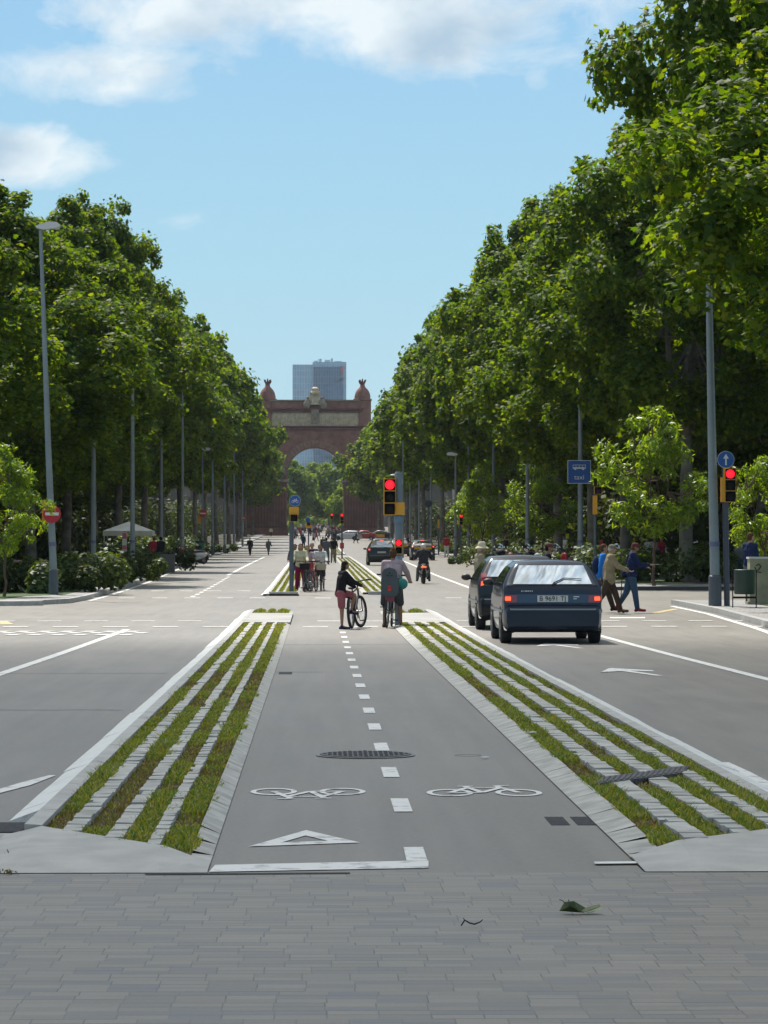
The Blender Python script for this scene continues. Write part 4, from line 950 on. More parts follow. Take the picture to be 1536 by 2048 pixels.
for i, (px, d, sd) in enumerate([(187, 131, 1), (265, 136, 1), (322, 168, 1), (365, 200, 1), (425, 262, 1), (449, 300, 1), (468, 345, 1), (485, 395, 1)]):
    lamp_post(['second', 'third', 'fourth', 'fifth', 'seventh', 'eighth', 'ninth', 'tenth'][i] + ' lamp post from the front along the left kerb', at(px, 1100, d).x, d, 11.2, .10, (0, 0), -1)
lamp_post('thin sunlit lamp post carrying the small no entry sign, sixth on the left', at(405, 1100, 240).x, 240, 8.3, .075)
lamp_post('nearest lamp post on the right beside the red signal with arrow sign', at(1430, 1100, 78).x, 78, 11.3, .115, (-.2, 0), -1)
lamp_post('second lamp post on the right carrying the blue taxi sign', at(1161, 1100, 134).x, 134, 11.3, .12, (0, 0), -1)
for i, (px, d) in enumerate([(1055, 168), (987, 200), (937, 232), (862, 307), (838, 350), (820, 400)]):
    lamp_post(['third', 'fourth', 'fifth', 'seventh', 'eighth', 'ninth'][i] + ' lamp post from the front along the right kerb', at(px, 1100, d).x, d, 11.2, .11, (0, 0), -1)
lamp_post('pale lamp post beside the small red signal, sixth on the right', at(911, 1100, 215).x, 215, 7.3, .10, (0, 0), -1)
t = thing('curved_lamp_post', 'thin lamp post with curved arm rising behind the central traffic light', 'lamp post', (at(806, 1100, 250).x, 250, gz(250)))
f = MB(); f.tube([(0, 0, 0), (0, 0, 9.5)], [.07, .05], 8); part('pole', f, M_pole, t); f = MB(); f.tube([(0, 0, 5.9), (-.1, 0, 6.4), (-.35, 0, 6.7), (-.7, 0, 6.75)], .05, 8); f.ell((-.75, 0, 6.68), (.3, .15, .08)); part('lamp_arm', f, M_lampw, t)
# ------------------------------------------------------------------ traffic signals and signs
M_sy = mat('signal_yellow', (.62, .30, .015), .45, .08, 5)
M_sk = mat('signal_black', (.009, .009, .010), .7, spec=.25)
M_skl = mat('lens_off', (.012, .011, .011), .5, spec=.2)
M_red = mat('lens_red', (.5, .01, .02), .3, emis=(1.0, .012, .03), es=.85)
M_blue = mat('sign_blue', (.015, .08, .32), .4)
M_white = mat('sign_white', (.62, .64, .64), .45)
M_redp = mat('sign_red', (.42, .015, .03), .45)
def head(t, x, z, n, cell, lit=None, dep=.16, yo=0, rim=True, face=1):
    """n stacked lamps; z is the bottom; face=-1 shows its back"""
    h = link('signal_head', None, t, (x, yo, z)); f = MB(); f.box((0, dep / 2, n * cell / 2), (cell, dep, n * cell)); 
    if face > 0:
        for s in (-1, 1): f.box((s * (cell / 2 - .006), -.03, n * cell / 2), (.012, .06, n * cell))
        for i in range(n + 1): f.box((0, -.03, i * cell - (.006 if i == n else -.006 if i == 0 else 0)), (cell - .024, .06, .014))
    part('housing', f, M_sy, h, False)
    for i in range(n):
        zc = (i + .5) * cell
        f = MB(); f.box((0, -.004, zc), (cell - .03, .012, cell - .03)); p_ = part('face_plate', f, M_sk, h, False)
        f = MB(); f.ell((0, -.012, zc), (cell * .40, .02, cell * .40), 20, 8); part('lens', f, M_red if lit == i else M_skl, h)
        f = MB(); m = 12; vs = []; rr = cell * .44
        for k in range(m + 1):
            a = math.pi * (-.12 + 1.24 * k / m)
            for yy in (-.012, -.12): vs.append((rr * math.cos(a), yy, zc + rr * math.sin(a)))
        f.add(vs, [(2 * k, 2 * k + 2, 2 * k + 3, 2 * k + 1) for k in range(m)]); part('visor', f, M_sk, h)
    return h
def disc(t, nm, x, z, r, yo, m, m2=None, rimw=.0):
    d_ = link(nm, None, t, (x, yo, z)); f = MB(); f.lathe([(.0, 0), (r, 0), (r, .012), (0, .012)], 32, (0, 0, 0), XZ); part('plate', f, m2 or m, d_, ang=R(30))
    if m2: f = MB(); f.lathe([(.0, .012), (r - rimw, .012), (r - rimw, .016), (0, .016)], 32, (0, 0, 0), XZ); part('disc_face', f, m, d_, ang=R(30))
    return d_
def arrow_up(d_, r):
    f = MB(); f.box((0, -.02, -r * .22), (r * .17, .006, r * .85)); f.prism([(-r * .34, r * .12), (r * .34, r * .12), (0, r * .68)], .017, .024, XZ); part('arrow', f, M_white, d_, False)
def bike_glyph(d_, r):
    f = MB(); M9 = Matrix.Rotation(R(90), 3, 'X')
    for s in (-1, 1): f.torus((s * r * .36, -.022, -r * .14), r * .22, r * .035, M9, 18, 5)
    for p, q in (((-.36, -.14), (-.1, .2)), ((-.1, .2), (.26, .2)), ((0, -.14), (.24, .2)), ((-.36, -.14), (0, -.14)), ((0, -.14), (-.14, .34)), ((.36, -.14), (.22, .38)), ((.22, .38), (.34, .4))):
        f.tube([(p[0] * r, -.022, p[1] * r), (q[0] * r, -.022, q[1] * r)], r * .04, 5)
    part('bicycle_symbol', f, M_white, d_)
# central near signal on the right end of the first median
y = 63.5; b0 = at(797, 1253, y); S = FPX / y
t = thing('traffic_light', 'large central traffic light with red lamp beside the bike lane', 'traffic light', (b0.x, y, gz(y)), 0)
def zz(py): return (1253 - py) / S
f = MB(); f.tube([(0, 0, 0), (0, 0, zz(945))], .078, 16); f.tube([(0, 0, zz(947)), (0, 0, zz(943))], [.085, .06], 16); part('pole', f, mat('pole_blue_grey', (.13, .17, .20), .5, .15, 2), t)
head(t, (779 - 797) / S + .005, zz(1030), 3, (1030 - 957) / S / 3, 2, .17, -.1)
f = MB(); f.box((.02, -.02, zz(1017)), (.2, .22, (1030 - 1005) / S)); f.box((-.03, .03, zz(993)), (.14, .16, .75)); part('mount_box', f, M_sy, t, False)
f = MB(); f.tube([(0, 0, zz(1032)), (0, 0, zz(1045))], .10, 14); part('collar', f, mat('collar_blue', (.12, .19, .26), .5), t)
head(t, 0, zz(1108), 2, (1108 - 1078) / S / 2, 1, .12, -.14)
f = MB(); f.tube([(0, 0, 1.0), (0, 0, 1.45)], .081, 16); part('sticker_band', f, mat('sticker_band', (.22, .30, .38), .6, .4, 20), t)
# signal with blue bicycle disc on the second median
y = 103.0; b0 = at(583, 1188, y); S = FPX / y
t = thing('bike_signal_post', 'post with yellow signal under round blue bicycle sign on the left median', 'traffic light', (b0.x, y, gz(y) + .05))
f = MB(); f.tube([(0, 0, 0), (0, 0, (1188 - 996) / S)], .075, 12); part('pole', f, M_poled, t)
head(t, (588 - 583) / S, (1188 - 1045) / S, 1, .26, None, .2, -.1); f = MB(); f.box((.08, -.02, (1188 - 1023) / S), (.33, .2, .26)); part('signal_back', f, M_sy, t, False)
d_ = disc(t, 'round_sign', (590 - 583) / S, (1188 - 1003) / S, .185, -.16, M_blue, M_white, .008); bike_glyph(d_, .185)
f = MB(); f.box((0, -.3, .02), (.85, .7, .10)); struct('kerb_nose', MB().box((b0.x - .25, y - .9, gz(y) + .05), (.95, .5, .13)), M_gran)
struct('kerb_nose', MB().box((2.15, 103.3, gz(103) + .05), (.75, .5, .13)), M_gran)
# far central signal and others beyond
def small_signal(label, px, pyb, d, ht, n, lit, cell=.22, dx=0, face=1, extra=None, mx=M_poled):
    p = at(px, pyb, d); t = thing('traffic_light', label, 'traffic light', (p.x, d, gz(d) + (KERB if abs(p.x) > 8 else 0)), 0, 'smaller traffic lights along the avenue')
    f = MB(); f.tube([(0, 0, 0), (0, 0, ht)], .06, 10); part('pole', f, mx, t)
    if n: head(t, dx, ht - n * cell + .02, n, cell, lit, .16, -.12, face=face)
    return t
t = small_signal('distant red traffic light in the middle of the avenue by the arch', 684, 1120, 232, 3.45, 3, 2, .26); f = MB(); f.box((0, -.1, 1.05), (.3, .1, .42)); part('red_panel', f, M_redp, t, False)
t = small_signal('distant orange signal under a blue disc before the crowd', 617, 1108, 262, 2.9, 1, None, .3); d_ = disc(t, 'round_sign', -.05, 3.1, .2, -.2, M_blue); f = MB(); f.box((0, -.05, 2.55), (.55, .1, .25)); part('signal_back', f, M_sy, t, False)
t = small_signal('second distant red light left of the central far signal', 664, 1110, 330, 4.1, 2, 1, .3)
# right near signal with the arrow disc
y = 78.0; b0 = at(1454, 1211, y); S = FPX / y
t = thing('traffic_light', 'traffic light with red lamp and blue arrow disc beside right lamp post', 'traffic light', (b0.x, y, gz(y) + KERB))
f = MB(); f.tube([(0, 0, 0), (-.05, 0, (1211 - 930) / S)], .075, 12); part('pole', f, mat('pole_violet', (.055, .06, .085), .5), t)
head(t, (1460 - 1454) / S, (1211 - 1003) / S, 3, (1003 - 935) / S / 3, 2, .15, -.1)
f = MB(); f.box((-.115, -.06, (1211 - 978) / S), (.09, .14, .62)); f.box((-.08, -.05, (1211 - 942) / S), (.03, .1, .3)); part('mount_box', f, M_sy, t, False)
d_ = disc(t, 'round_sign', (1450 - 1454) / S, (1211 - 918) / S, .215, -.2, M_blue, M_white, .01); arrow_up(d_, .215)
t = small_signal('small red traffic light beside the pale right lamp post', 921, 1110, 205, 3.1, 3, 2, .24, .04)
t = small_signal('unlit signal with yellow frame seen from its side, right of taxi sign', 1190, 1165, 122, 3.75, 1, None, .30, .12)
f = MB(); f.box((.0, -.02, 3.05), (.17, .2, .75)); part('mount_box', f, M_sy, t, False)
t = small_signal('thin yellow signal back between far right lamp posts', 877, 1105, 262, 3.0, 0, None); f = MB(); f.box((0, -.05, 2.65), (.16, .16, .75)); part('mount_box', f, M_sy, t, False)
t = small_signal('dark round sign on a thin post between far right trees', 857, 1105, 285, 4.5, 0, None); disc(t, 'round_sign', 0, 4.6, .32, -.1, mat('sign_dark_blue', (.02, .03, .06), .5))
# no-entry signs
def no_entry(label, px, py, d, r, ylw):
    p = at(px, py, d); t = thing('no_entry_sign', label, 'road sign', (p.x, d - .16, p.z)); f = MB(); f.lathe([(.0, 0), (r, 0), (r, .012), (0, .012)], 32, (0, 0, 0), XZ); part('plate', f, M_redp, t, ang=R(30))
    f = MB(); f.box((0, -.018, 0), (r * 1.52, .008, r * .34)); part('white_bar', f, M_white, t, False)
    for s in (-1, 1): f = MB(); f.box((0, .09, s * r * .4), (.05, .16, .05)); part('clamp', f, M_poled, t, False)
    for (px2, py0, py1, w_) in ylw:
        q = at(px2, (py0 + py1) / 2, d); u = thing('traffic_light', 'yellow signal back fixed to the pole ' + ('behind the large no entry sign' if d < 150 else 'beside the small no entry sign'), 'traffic light', (q.x, d + .12, q.z)); hh = (py1 - py0) * d / FPX
        f = MB(); f.box((0, 0, 0), (w_, .16, hh)); part('housing', f, M_sy, u, False)
        f = MB(); f.box((w_ * .5 + .05, 0, hh * .3), (.12, .05, .05)); f.box((w_ * .5 + .05, 0, -hh * .3), (.12, .05, .05)); part('bracket', f, M_poled, u, False)
no_entry('large round red no entry sign on the nearest left lamp post', 105, 1028, 96, .275, [(91, 1000, 1047, .22)])
no_entry('small round red no entry sign on the thin sunlit left lamp post', 406, 1027, 240, .29, [(400, 1029, 1047, .33)])
p = at(486, 1036, 400); t = thing('no_entry_sign', 'farthest no entry sign, barely visible before the left arch pier', 'road sign', (p.x, 400, gz(400))); f = MB(); f.tube([(0, 0, 0), (0, 0, p.z - gz(400))], .05, 8); part('pole', f, M_poled, t); f = MB(); f.lathe([(.0, 0), (.3, 0), (.3, .012), (0, .012)], 20, (0, -.06, p.z - gz(400)), XZ); part('plate', f, M_redp, t); f = MB(); f.box((0, -.08, p.z - gz(400)), (.45, .01, .1)); part('white_bar', f, M_white, t, False)
# taxi sign
def text_mesh(s, size, m, name='lettering', depth=.003):
    cu = bpy.data.curves.new(name, 'FONT'); cu.body = s; cu.size = size; cu.extrude = depth; cu.align_x = 'CENTER'; cu.align_y = 'CENTER'; o = bpy.data.objects.new(name, cu); C.objects.link(o)
    me = bpy.data.meshes.new_from_object(o); bpy.data.objects.remove(o); me.materials.clear(); me.materials.append(m); me.transform(XZ.to_4x4()); return me
p = at(1158, 944, 133.8); W_ = .505
t = thing('taxi_sign', 'square blue sign reading taxi below a bus symbol on a lamp post', 'road sign', (p.x, 133.7, p.z))
f = MB(); f.box((0, 0, 0), (2 * W_, .03, 2 * W_)); part('plate', f, M_white, t, False); f = MB(); f.box((0, -.018, 0), (2 * W_ - .05, .008, 2 * W_ - .05)); fo = part('blue_face', f, M_blue, t, False)
link('lettering', text_mesh('taxi', .30, M_white), t, (0, -.027, -.235))
f = MB(); f.box((0, -.027, .30), (.56, .008, .02)); f.box((.27, -.027, .21), (.02, .008, .18)); f.box((-.27, -.027, .21), (.02, .008, .16)); f.box((-.02, -.027, .17), (.52, .008, .07)); f.box((0, -.027, .24), (.02, .008, .10)); f.box((-.14, -.027, .24), (.015, .008, .10)); f.box((.14, -.027, .24), (.015, .008, .10))
for x in (-.17, .17): f.lathe([(0, 0), (.045, 0), (.045, .008), (0, .008)], 12, (x, -.024, .125), XZ)
part('bus_symbol', f, M_white, t, False)
# ------------------------------------------------------------------ street furniture
M_green = mat('bin_green', (.012, .035, .025), .45, .2, 4)
M_conc = mat('cabinet_stone', (.30, .28, .19), .8, .25, 3)
y = 76.0; b0 = at(1489, 1212, y); S = FPX / y
t = thing('litter_bin', 'dark green drum litter bin hung in a steel frame near right kerb', 'litter bin', (b0.x, y, gz(y) + KERB))
f = MB(); f.lathe([(0, .33), (.235, .33), (.255, .36), (.262, .90), (.27, .93), (.25, .94), (.24, .90), (0, .86)], 24); part('drum', f, M_green, t)
f = MB()
for s in (-1, 1): f.tube([(s * .29, 0, 0), (s * .29, 0, .93), (s * .25, 0, 1.0)], .014, 8)
f.box((0, 0, .25), (.58, .03, .05)); part('frame', f, M_sk, t)
t = thing('utility_cabinet', 'beige stone cabinet with scrawled mark behind the litter bin', 'cabinet', (at(1530, 1200, 80).x, 80, gz(80) + KERB))
f = MB(); f.box((0, 0, .6), (.85, .45, 1.18)); f.box((0, .02, .04), (.95, .5, .08)); part('body', f, M_conc, t, False); f = MB(); f.box((0, 0, 1.205), (.9, .5, .05)); part('top_slab', f, mat('slab_white', (.6, .6, .58), .6), t, False)
f = MB(); f.tube([(-.27, -.24, 1.0), (-.2, -.24, 1.05), (-.14, -.24, .98), (-.2, -.24, .90), (-.26, -.24, .84), (-.13, -.24, .83)], .012, 5); part('scrawl', f, M_sk, t)
y = 180.0; b0 = at(258, 1108, y); S = FPX / y
t = thing('cafe_canopy', 'off white square canopy over cafe tables between left tree trunks', 'canopy', (b0.x, y, gz(y) + KERB)); M_canv = mat('canvas', (.55, .53, .47), .8, .1, 2)
f = MB(); a = 1.42; zt, ze, zb = 2.55, 2.0, 1.72
f.add([(-a, -a, ze), (a, -a, ze), (a, a, ze), (-a, a, ze), (0, 0, zt)], [(0, 1, 4), (1, 2, 4), (2, 3, 4), (3, 0, 4)]); f.add([(-a, -a, ze), (a, -a, ze), (a, a, ze), (-a, a, ze), (-a, -a, zb), (a, -a, zb), (a, a, zb), (-a, a, zb)], [(0, 4, 5, 1), (1, 5, 6, 2), (2, 6, 7, 3), (3, 7, 4, 0)]); part('canvas_roof', f, M_canv, t, False)
for sx in (-1, 1):
    for sy in (-1, 1): f = MB(); f.tube([(sx * a * .95, sy * a * .95, 0), (sx * a * .95, sy * a * .95, ze)], .03, 8); part('leg', f, M_lampw, t)
y = 150; b0 = at(249, 1110, y); t = thing('banner_post', 'narrow pink and white banner on a post before the cafe canopy', 'banner', (b0.x, y, gz(y) + KERB))
f = MB(); f.tube([(0, .03, 0), (0, .03, 2.0)], .03, 8); part('post', f, M_poled, t); Mpk = mat('banner_pink', (.42, .10, .20), .7)
f = MB(); f.box((0, 0, 1.4), (.22, .02, 1.1)); part('banner_cloth', f, mat('banner_white', (.5, .5, .48), .7), t, False); f = MB(); f.box((0, -.014, 1.78), (.2, .008, .28)); f.box((0, -.014, 1.22), (.2, .008, .2)); f.box((0, -.014, .95), (.2, .008, .16)); part('pink_panels', f, Mpk, t, False)
y = 236; b0 = at(400, 1112, y); t = thing('recycling_container', 'green street container beside the thin sunlit left lamp post', 'container', (b0.x, y, gz(y) + KERB)); Mg2 = mat('container_green', (.03, .16, .10), .5)
f = MB(); f.box((0, 0, .58), (.62, .8, 1.1)); part('body', f, Mg2, t, False); f = MB(); f.box((0, 0, 1.18), (.7, .85, .1)); f.box((0, 0, 1.26), (.5, .7, .08)); part('lid', f, M_green, t, False)
y = 150; b0 = at(332, 1142, y); t = thing('low_wall_box', 'dark grey low cabinet at the left kerb before the motorbikes', 'cabinet', (b0.x, y, gz(y) + KERB))
f = MB(); f.box((0, 0, .42), (.85, .5, .84)); f.box((-.5, .2, .38), (.3, .4, .75)); part('body', f, mat('cabinet_dark', (.06, .065, .07), .6), t, False); f = MB(); f.box((0, 0, .86), (.9, .55, .04)); part('top_slab', f, M_poled, t, False)
y = 99; b0 = at(68, 1172, y); single('brown_box', MB().box((0, 0, .22), (.38, .3, .42), .3).box((0, 0, .44), (.42, .34, .03), .3), mat('box_brown', (.16, .10, .06), .8), 'small brown box on the turf left of the no entry pole', 'box', (b0.x, y, gz(y) + KERB))
# park railings / bench row in deep shade behind the right hedge
for i in range(5):
    y = 128 + i * 12; t = thing('park_bench', '%s bench from the front in the shade behind the right hedge' % ORD[i], 'bench', (17.5, y, gz(y) + KERB), R(90), 'benches under the right trees'); Mw = mat('bench_wood', (.12, .08, .05), .7)
    f = MB(); [f.box((0, -.2 + j * .13, .45), (1.6, .1, .03)) for j in range(4)]; part('seat', f, Mw, t, False)
    f = MB(); [f.box((0, .26, .6 + j * .13), (1.6, .03, .1)) for j in range(3)]; part('backrest', f, Mw, t, False)
    for s in (-1, 1): f = MB(); f.box((s * .65, 0, .22), (.05, .45, .44)); f.box((s * .65, .25, .6), (.05, .05, .6)); part('leg', f, M_sk, t, False)
# ------------------------------------------------------------------ litter on the ground
def fallen_leaf(label, px, py, s, m, seed, curl=.25):
    v = G(px, py); rs = random.Random(seed); f = MB(); n = 12; vs = [(0, 0, .004)]
    for i in range(n):
        a = 6.283 * i / n; r = s * (.5 if i % 2 else 1.0) * rs.uniform(.8, 1.1); vs.append((r * math.cos(a) * 1.6, r * math.sin(a) * .8, .004 + curl * s * abs(math.sin(a * 1.5)) * rs.uniform(.5, 1.2)))
    f.add(vs, [(0, 1 + i, 1 + (i + 1) % n) for i in range(n)])
    return v, f
M_lf1 = mat('fallen_green', (.055, .075, .02), .6, .4, 30); M_lf2 = mat('fallen_pale', (.24, .27, .15), .6)
v = G(1158, 1832); t = thing('fallen_leaf', 'curled green fallen leaf lying on the grey pavers', 'leaf', (v.x, v.y, .008))
f = MB(); rs = random.Random(5)
f.add([(-.085, 0, .01), (-.04, -.03, .035), (.0, -.03, .012), (.05, -.035, .006), (.095, -.01, .022), (.09, .03, .035), (.03, .03, .02), (-.02, .02, .05), (-.06, .03, .045), (0, 0, .003)], [(0, 1, 9), (1, 2, 9), (2, 3, 9), (3, 4, 9), (4, 5, 9), (5, 6, 9), (6, 7, 9), (7, 8, 9), (8, 0, 9)]); part('blade', f, M_lf1, t, False)
f = MB(); f.add([(.01, -.036, .004), (.09, -.038, .02), (.10, -.02, .034), (.05, -.03, .022)], [(0, 1, 2, 3)]); part('pale_edge', f, M_lf2, t, False)
f = MB(); f.tube([(-.05, .0, .03), (-.07, -.01, .055), (-.085, -.01, .06)], .002, 5); f.tube([(-.04, 0, .02), (-.045, -.01, .06)], .002, 5); part('stalk', f, M_lf1, t)
v = G(944, 1858); single('fallen_twig', MB().tube([(-.045, 0, .002), (-.03, .0, .025), (-.01, .01, .012), (.01, 0, .008), (.035, .01, .016), (.045, .01, .026)], [.003, .004, .0035, .004, .003, .002], 6).tube([(-.03, 0, .024), (-.035, .01, .032)], .002, 5), mat('twig_dry', (.035, .028, .022), .9), 'small dark crooked twig lying on the grey pavers', 'twig', (v.x, v.y, .008))
for i, (px, py, lab) in enumerate([(970, 1519, 'tiny white paper scrap on the bike lane right of the manhole'), (1064, 1487, 'tiny white scrap in the right grass strip')]):
    v = G(px, py); single('paper_scrap', MB().box((0, 0, .012), (.05, .06, .004), .4).box((.01, 0, .016), (.03, .04, .004), .9), M_white, lab, 'paper', (v.x, v.y, gz(v.y) + (.005 if i == 0 else .08)))
# buildings closing the view at both sides of the arch and beyond
building('pale apartment building behind the left pier of the brick arch', -70, -14.5, 612, 630, 15, M_fac3, -1, 3)
building('pale apartment building behind the right pier of the brick arch', 15, 70, 612, 630, 15, M_fac3, 1, 3)
building('far building closing the promenade beyond the arch trees', -60, 60, 1080, 1100, 15, M_fac2, -1, 3)
for i, (x, y, w_) in enumerate([(-7.5, 662, 4), (7.2, 650, 4), (-6, 720, 5), (4, 880, 12), (-5, 900, 12)]):
    shrub('shrub', '%s low green mass seen beneath the brick arch' % ['left front', 'right front', 'second left', 'farthest right', 'farthest left'][i], x, y, w_, 1.5, 3.4 if y > 800 else 2.6, M_leafd, 300 + i, (.3, .6), 'shrub', HG, 60)
# ------------------------------------------------------------------ cars
def glassm(name, c=(.03, .04, .04)):
    m = mat(name, c, .03, spec=1.0, coat=1.0); return m
M_cg = glassm('car_glass'); M_cg.node_tree.nodes['Principled BSDF'].inputs['IOR'].default_value = 2.5
M_tyre = mat('tyre', (.018, .018, .02), .8); M_rim = mat('wheel_rim', (.22, .23, .24), .35, metal=.7); M_under = mat('car_underside', (.01, .01, .01), .9)
M_trim = mat('car_trim', (.02, .021, .023), .5); M_tail = mat('tail_lens', (.22, .008, .012), .15, coat=1.0); M_tailon = mat('tail_lamp_lit', (.5, .03, .01), .2, emis=(1, .09, .02), es=1.3)
M_chrome = mat('chrome', (.6, .6, .6), .15, metal=1.0); M_plate = mat('number_plate', (.50, .50, .46), .5); M_amber = mat('amber_lens', (.4, .13, .01), .2)
def carpaint(name, c, flake=.0): return mat(name, c, .3, .06, 1.5, coat=.35, spec=.3)
HATCH = [(0, .30, .60), (.02, .26, .635), (.075, .235, .65), (.09, .23, .66), (.10, .225, .78), (.12, .22, .95), (.15, .22, .995), (.19, .22, 1.03), (.34, .22, 1.20), (.46, .22, 1.335), (.52, .22, 1.365), (.7, .22, 1.39), (1.1, .21, 1.40), (1.7, .21, 1.395), (2.2, .21, 1.36), (2.6, .21, 1.18), (2.95, .21, .98), (3.1, .21, .93), (3.5, .21, .87), (3.85, .22, .78), (4.0, .26, .68), (4.06, .32, .55)]
MPVP = [(0, .32, .62), (.02, .28, .68), (.07, .25, .70), (.085, .25, .74), (.10, .24, .95), (.13, .23, 1.10), (.20, .23, 1.30), (.30, .23, 1.52), (.38, .23, 1.58), (.6, .22, 1.62), (1.3, .22, 1.63), (2.1, .22, 1.60), (2.6, .22, 1.42), (3.1, .22, 1.10), (3.4, .22, 1.02), (3.8, .23, .90), (4.0, .27, .76), (4.08, .33, .6)]
SEDAN = [(0, .32, .62), (.02, .28, .66), (.07, .25, .69), (.09, .24, .80), (.12, .24, .98), (.2, .23, 1.04), (.62, .22, 1.08), (.72, .22, 1.10), (1.0, .22, 1.26), (1.25, .22, 1.38), (1.5, .22, 1.43), (2.0, .22, 1.46), (2.5, .22, 1.43), (2.9, .22, 1.25), (3.3, .22, 1.03), (3.5, .22, .98), (4.1, .23, .88), (4.35, .27, .74), (4.42, .33, .58)]
def car(label, x, y, paint, prof, W, H, L, belt=.97, detail=True, plate=None, lit=True, rz=0, group='cars on the avenue', lights='low', rearg=None, name='car', z=0, roofbar=None):
    base_h = max(p[2] for p in prof); base_l = prof[-1][0]; sy, sz = L / base_l, H / base_h
    t = thing(name, label, 'car', (x, y, gz(y) + z), rz, group); hw = W / 2; belt *= 1.0
    slope = gz(y + 2) - gz(y - 2); t.rotation_euler.x = math.atan(slope / 4)
    P = []
    for (a, b), nx_ in zip([(prof[i], prof[i + 1]) for i in range(len(prof) - 1)], range(99)):
        for q in ((0, .5) if detail else (0,)): P.append(tuple(a[k] + (b[k] - a[k]) * q for k in range(3)))
    P.append(prof[-1])
    ts = [0, .03, .10, .2, .32, .45, .58, .7, .8, .88, .94, .975, 1.0]
    rf = [.93, .8, .6, .3, 0]
    def wid(z, zt, yy):
        w_ = hw
        if z > belt: w_ = hw - .24 * (hw / .84) * ((z - belt) / .45) ** 1.15
        if z < .45: w_ = hw - .05 * ((.45 - z) / .25) ** 2
        e = max(0, .30 - yy) / .30; f_ = max(0, (yy - (L - .6))) / .6
        return w_ * (1 - .075 * e ** 2.2 - .16 * f_ ** 2.2)
    V = []; rows = []
    for (yy, zb, zt) in P:
        yy *= sy; zb *= sz; zt *= sz; side = []
        side.append((0, zb)); side.append((wid(zb, zt, yy) * .8, zb))
        for q in ts:
            z_ = zb + (zt - zb) * q; k = 1.0
            rr = min(.10, (zt - zb) * .3); dz = zt - z_
            if dz < rr: k = 1 - .085 * (1 - dz / rr) ** 2 / (W / 1.68)
            side.append((wid(z_, zt, yy) * k, z_ - (0 if q < 1 else .0)))
        xe, ze = side[-1]
        for q in rf: side.append((xe * q, zt + .028 * (1 - q * q) * (1 if zt > .7 else .3)))
        ring = side + [(-a, b) for a, b in side[-2:0:-1]]; rows.append(len(ring)); V += [(a, yy, b) for a, b in ring]
    n = rows[0]; body = MB(); m = len(P)
    F = [(i * n + k, i * n + (k + 1) % n, (i + 1) * n + (k + 1) % n, (i + 1) * n + k) for i in range(m - 1) for k in range(n)]
    F += [tuple(range(n))[::-1], tuple((m - 1) * n + k for k in range(n))]
    F = [f[::-1] for f in F]
    body.add(V, F); bvh = BVHTree.FromPolygons([Vector(v) for v in V], body.f)
    bo = part('body', body, paint, t, True, ang=R(32))
    def patch(corners, dr, off=.006, nx=10, nz=6, f=None):
        """corners (u,z) quad seen along dr ('rear','left','right','front'); projects on the body"""
        f = f or MB(); vs = []
        for j in range(nz + 1):
            for i in range(nx + 1):
                a, b = i / nx, j / nz; (p0, p1, p2, p3) = corners
                u = (p0[0] * (1 - a) + p1[0] * a) * (1 - b) + (p3[0] * (1 - a) + p2[0] * a) * b; z_ = (p0[1] * (1 - a) + p1[1] * a) * (1 - b) + (p3[1] * (1 - a) + p2[1] * a) * b
                o, d = {'rear': (Vector((u, -2, z_)), Vector((0, 1, 0))), 'front': (Vector((u, L + 2, z_)), Vector((0, -1, 0))), 'left': (Vector((-3, u, z_)), Vector((1, 0, 0))), 'right': (Vector((3, u, z_)), Vector((-1, 0, 0)))}[dr]
                h = bvh.ray_cast(o, d)
                if h[0] is None: h = (o + d * (2 if dr in ('rear', 'front') else 3 - hw), -d)
                nn = h[1] if h[1].dot(d) < 0 else -h[1]
                vs.append(h[0] + (nn * .5 - d * .5).normalized() * off)
        fs = [(j * (nx + 1) + i, j * (nx + 1) + i + 1, (j + 1) * (nx + 1) + i + 1, (j + 1) * (nx + 1) + i) for j in range(nz) for i in range(nx)]
        if dr in ('left', 'front'): fs = [q[::-1] for q in fs]
        f.add(vs, fs); return f
    hs = sz; W0 = W / 1.68
    if rearg is None: rearg = {id(HATCH): [(-.665, 1.01), (.665, 1.01), (.545, 1.325), (-.545, 1.325)], id(MPVP): [(-.66, 1.10), (.66, 1.10), (.55, 1.50), (-.55, 1.50)], id(SEDAN): [(-.60, 1.115), (.60, 1.115), (.50, 1.38), (-.50, 1.38)]}[id(prof)]
    rg = [(a * W0, b * hs) for a, b in rearg]
    seal = [(a * 1.045, b + (.022 if i > 1 else -.014)) for i, (a, b) in enumerate(rg)]
    part('window_seal', patch(seal, 'rear', .004, 4, 2), M_trim, t); part('rear_window', patch(rg, 'rear', .012, 4, 2), M_cg, t)
    zr = max(b for a, b in rg); zb_ = belt + .02
    ya, yb, yc, yd = {id(HATCH): (.42, 1.75, 2.72, .62), id(MPVP): (.34, 1.9, 2.85, .45), id(SEDAN): (.95, 2.1, 3.1, 1.2)}[id(prof)]
    ya, yb, yc, yd = [q * sy for q in (ya, yb, yc, yd)]
    for s in ('left', 'right'):
        part('side_window', patch([(ya, zb_), (yb - .04, zb_), (yb - .04, zr - .02), (yd, zr - .03)], s, .008), M_cg, t)
        part('side_window', patch([(yb + .04, zb_), (yc, zb_), (yc - .62 * sy, zr - .02), (yb + .04, zr - .02)], s, .008), M_cg, t)
    part('windscreen', patch([(-.62 * W0, zb_ + .06), (.62 * W0, zb_ + .06), (.5 * W0, zr - .02), (-.5 * W0, zr - .02)], 'front', .008), M_cg, t)
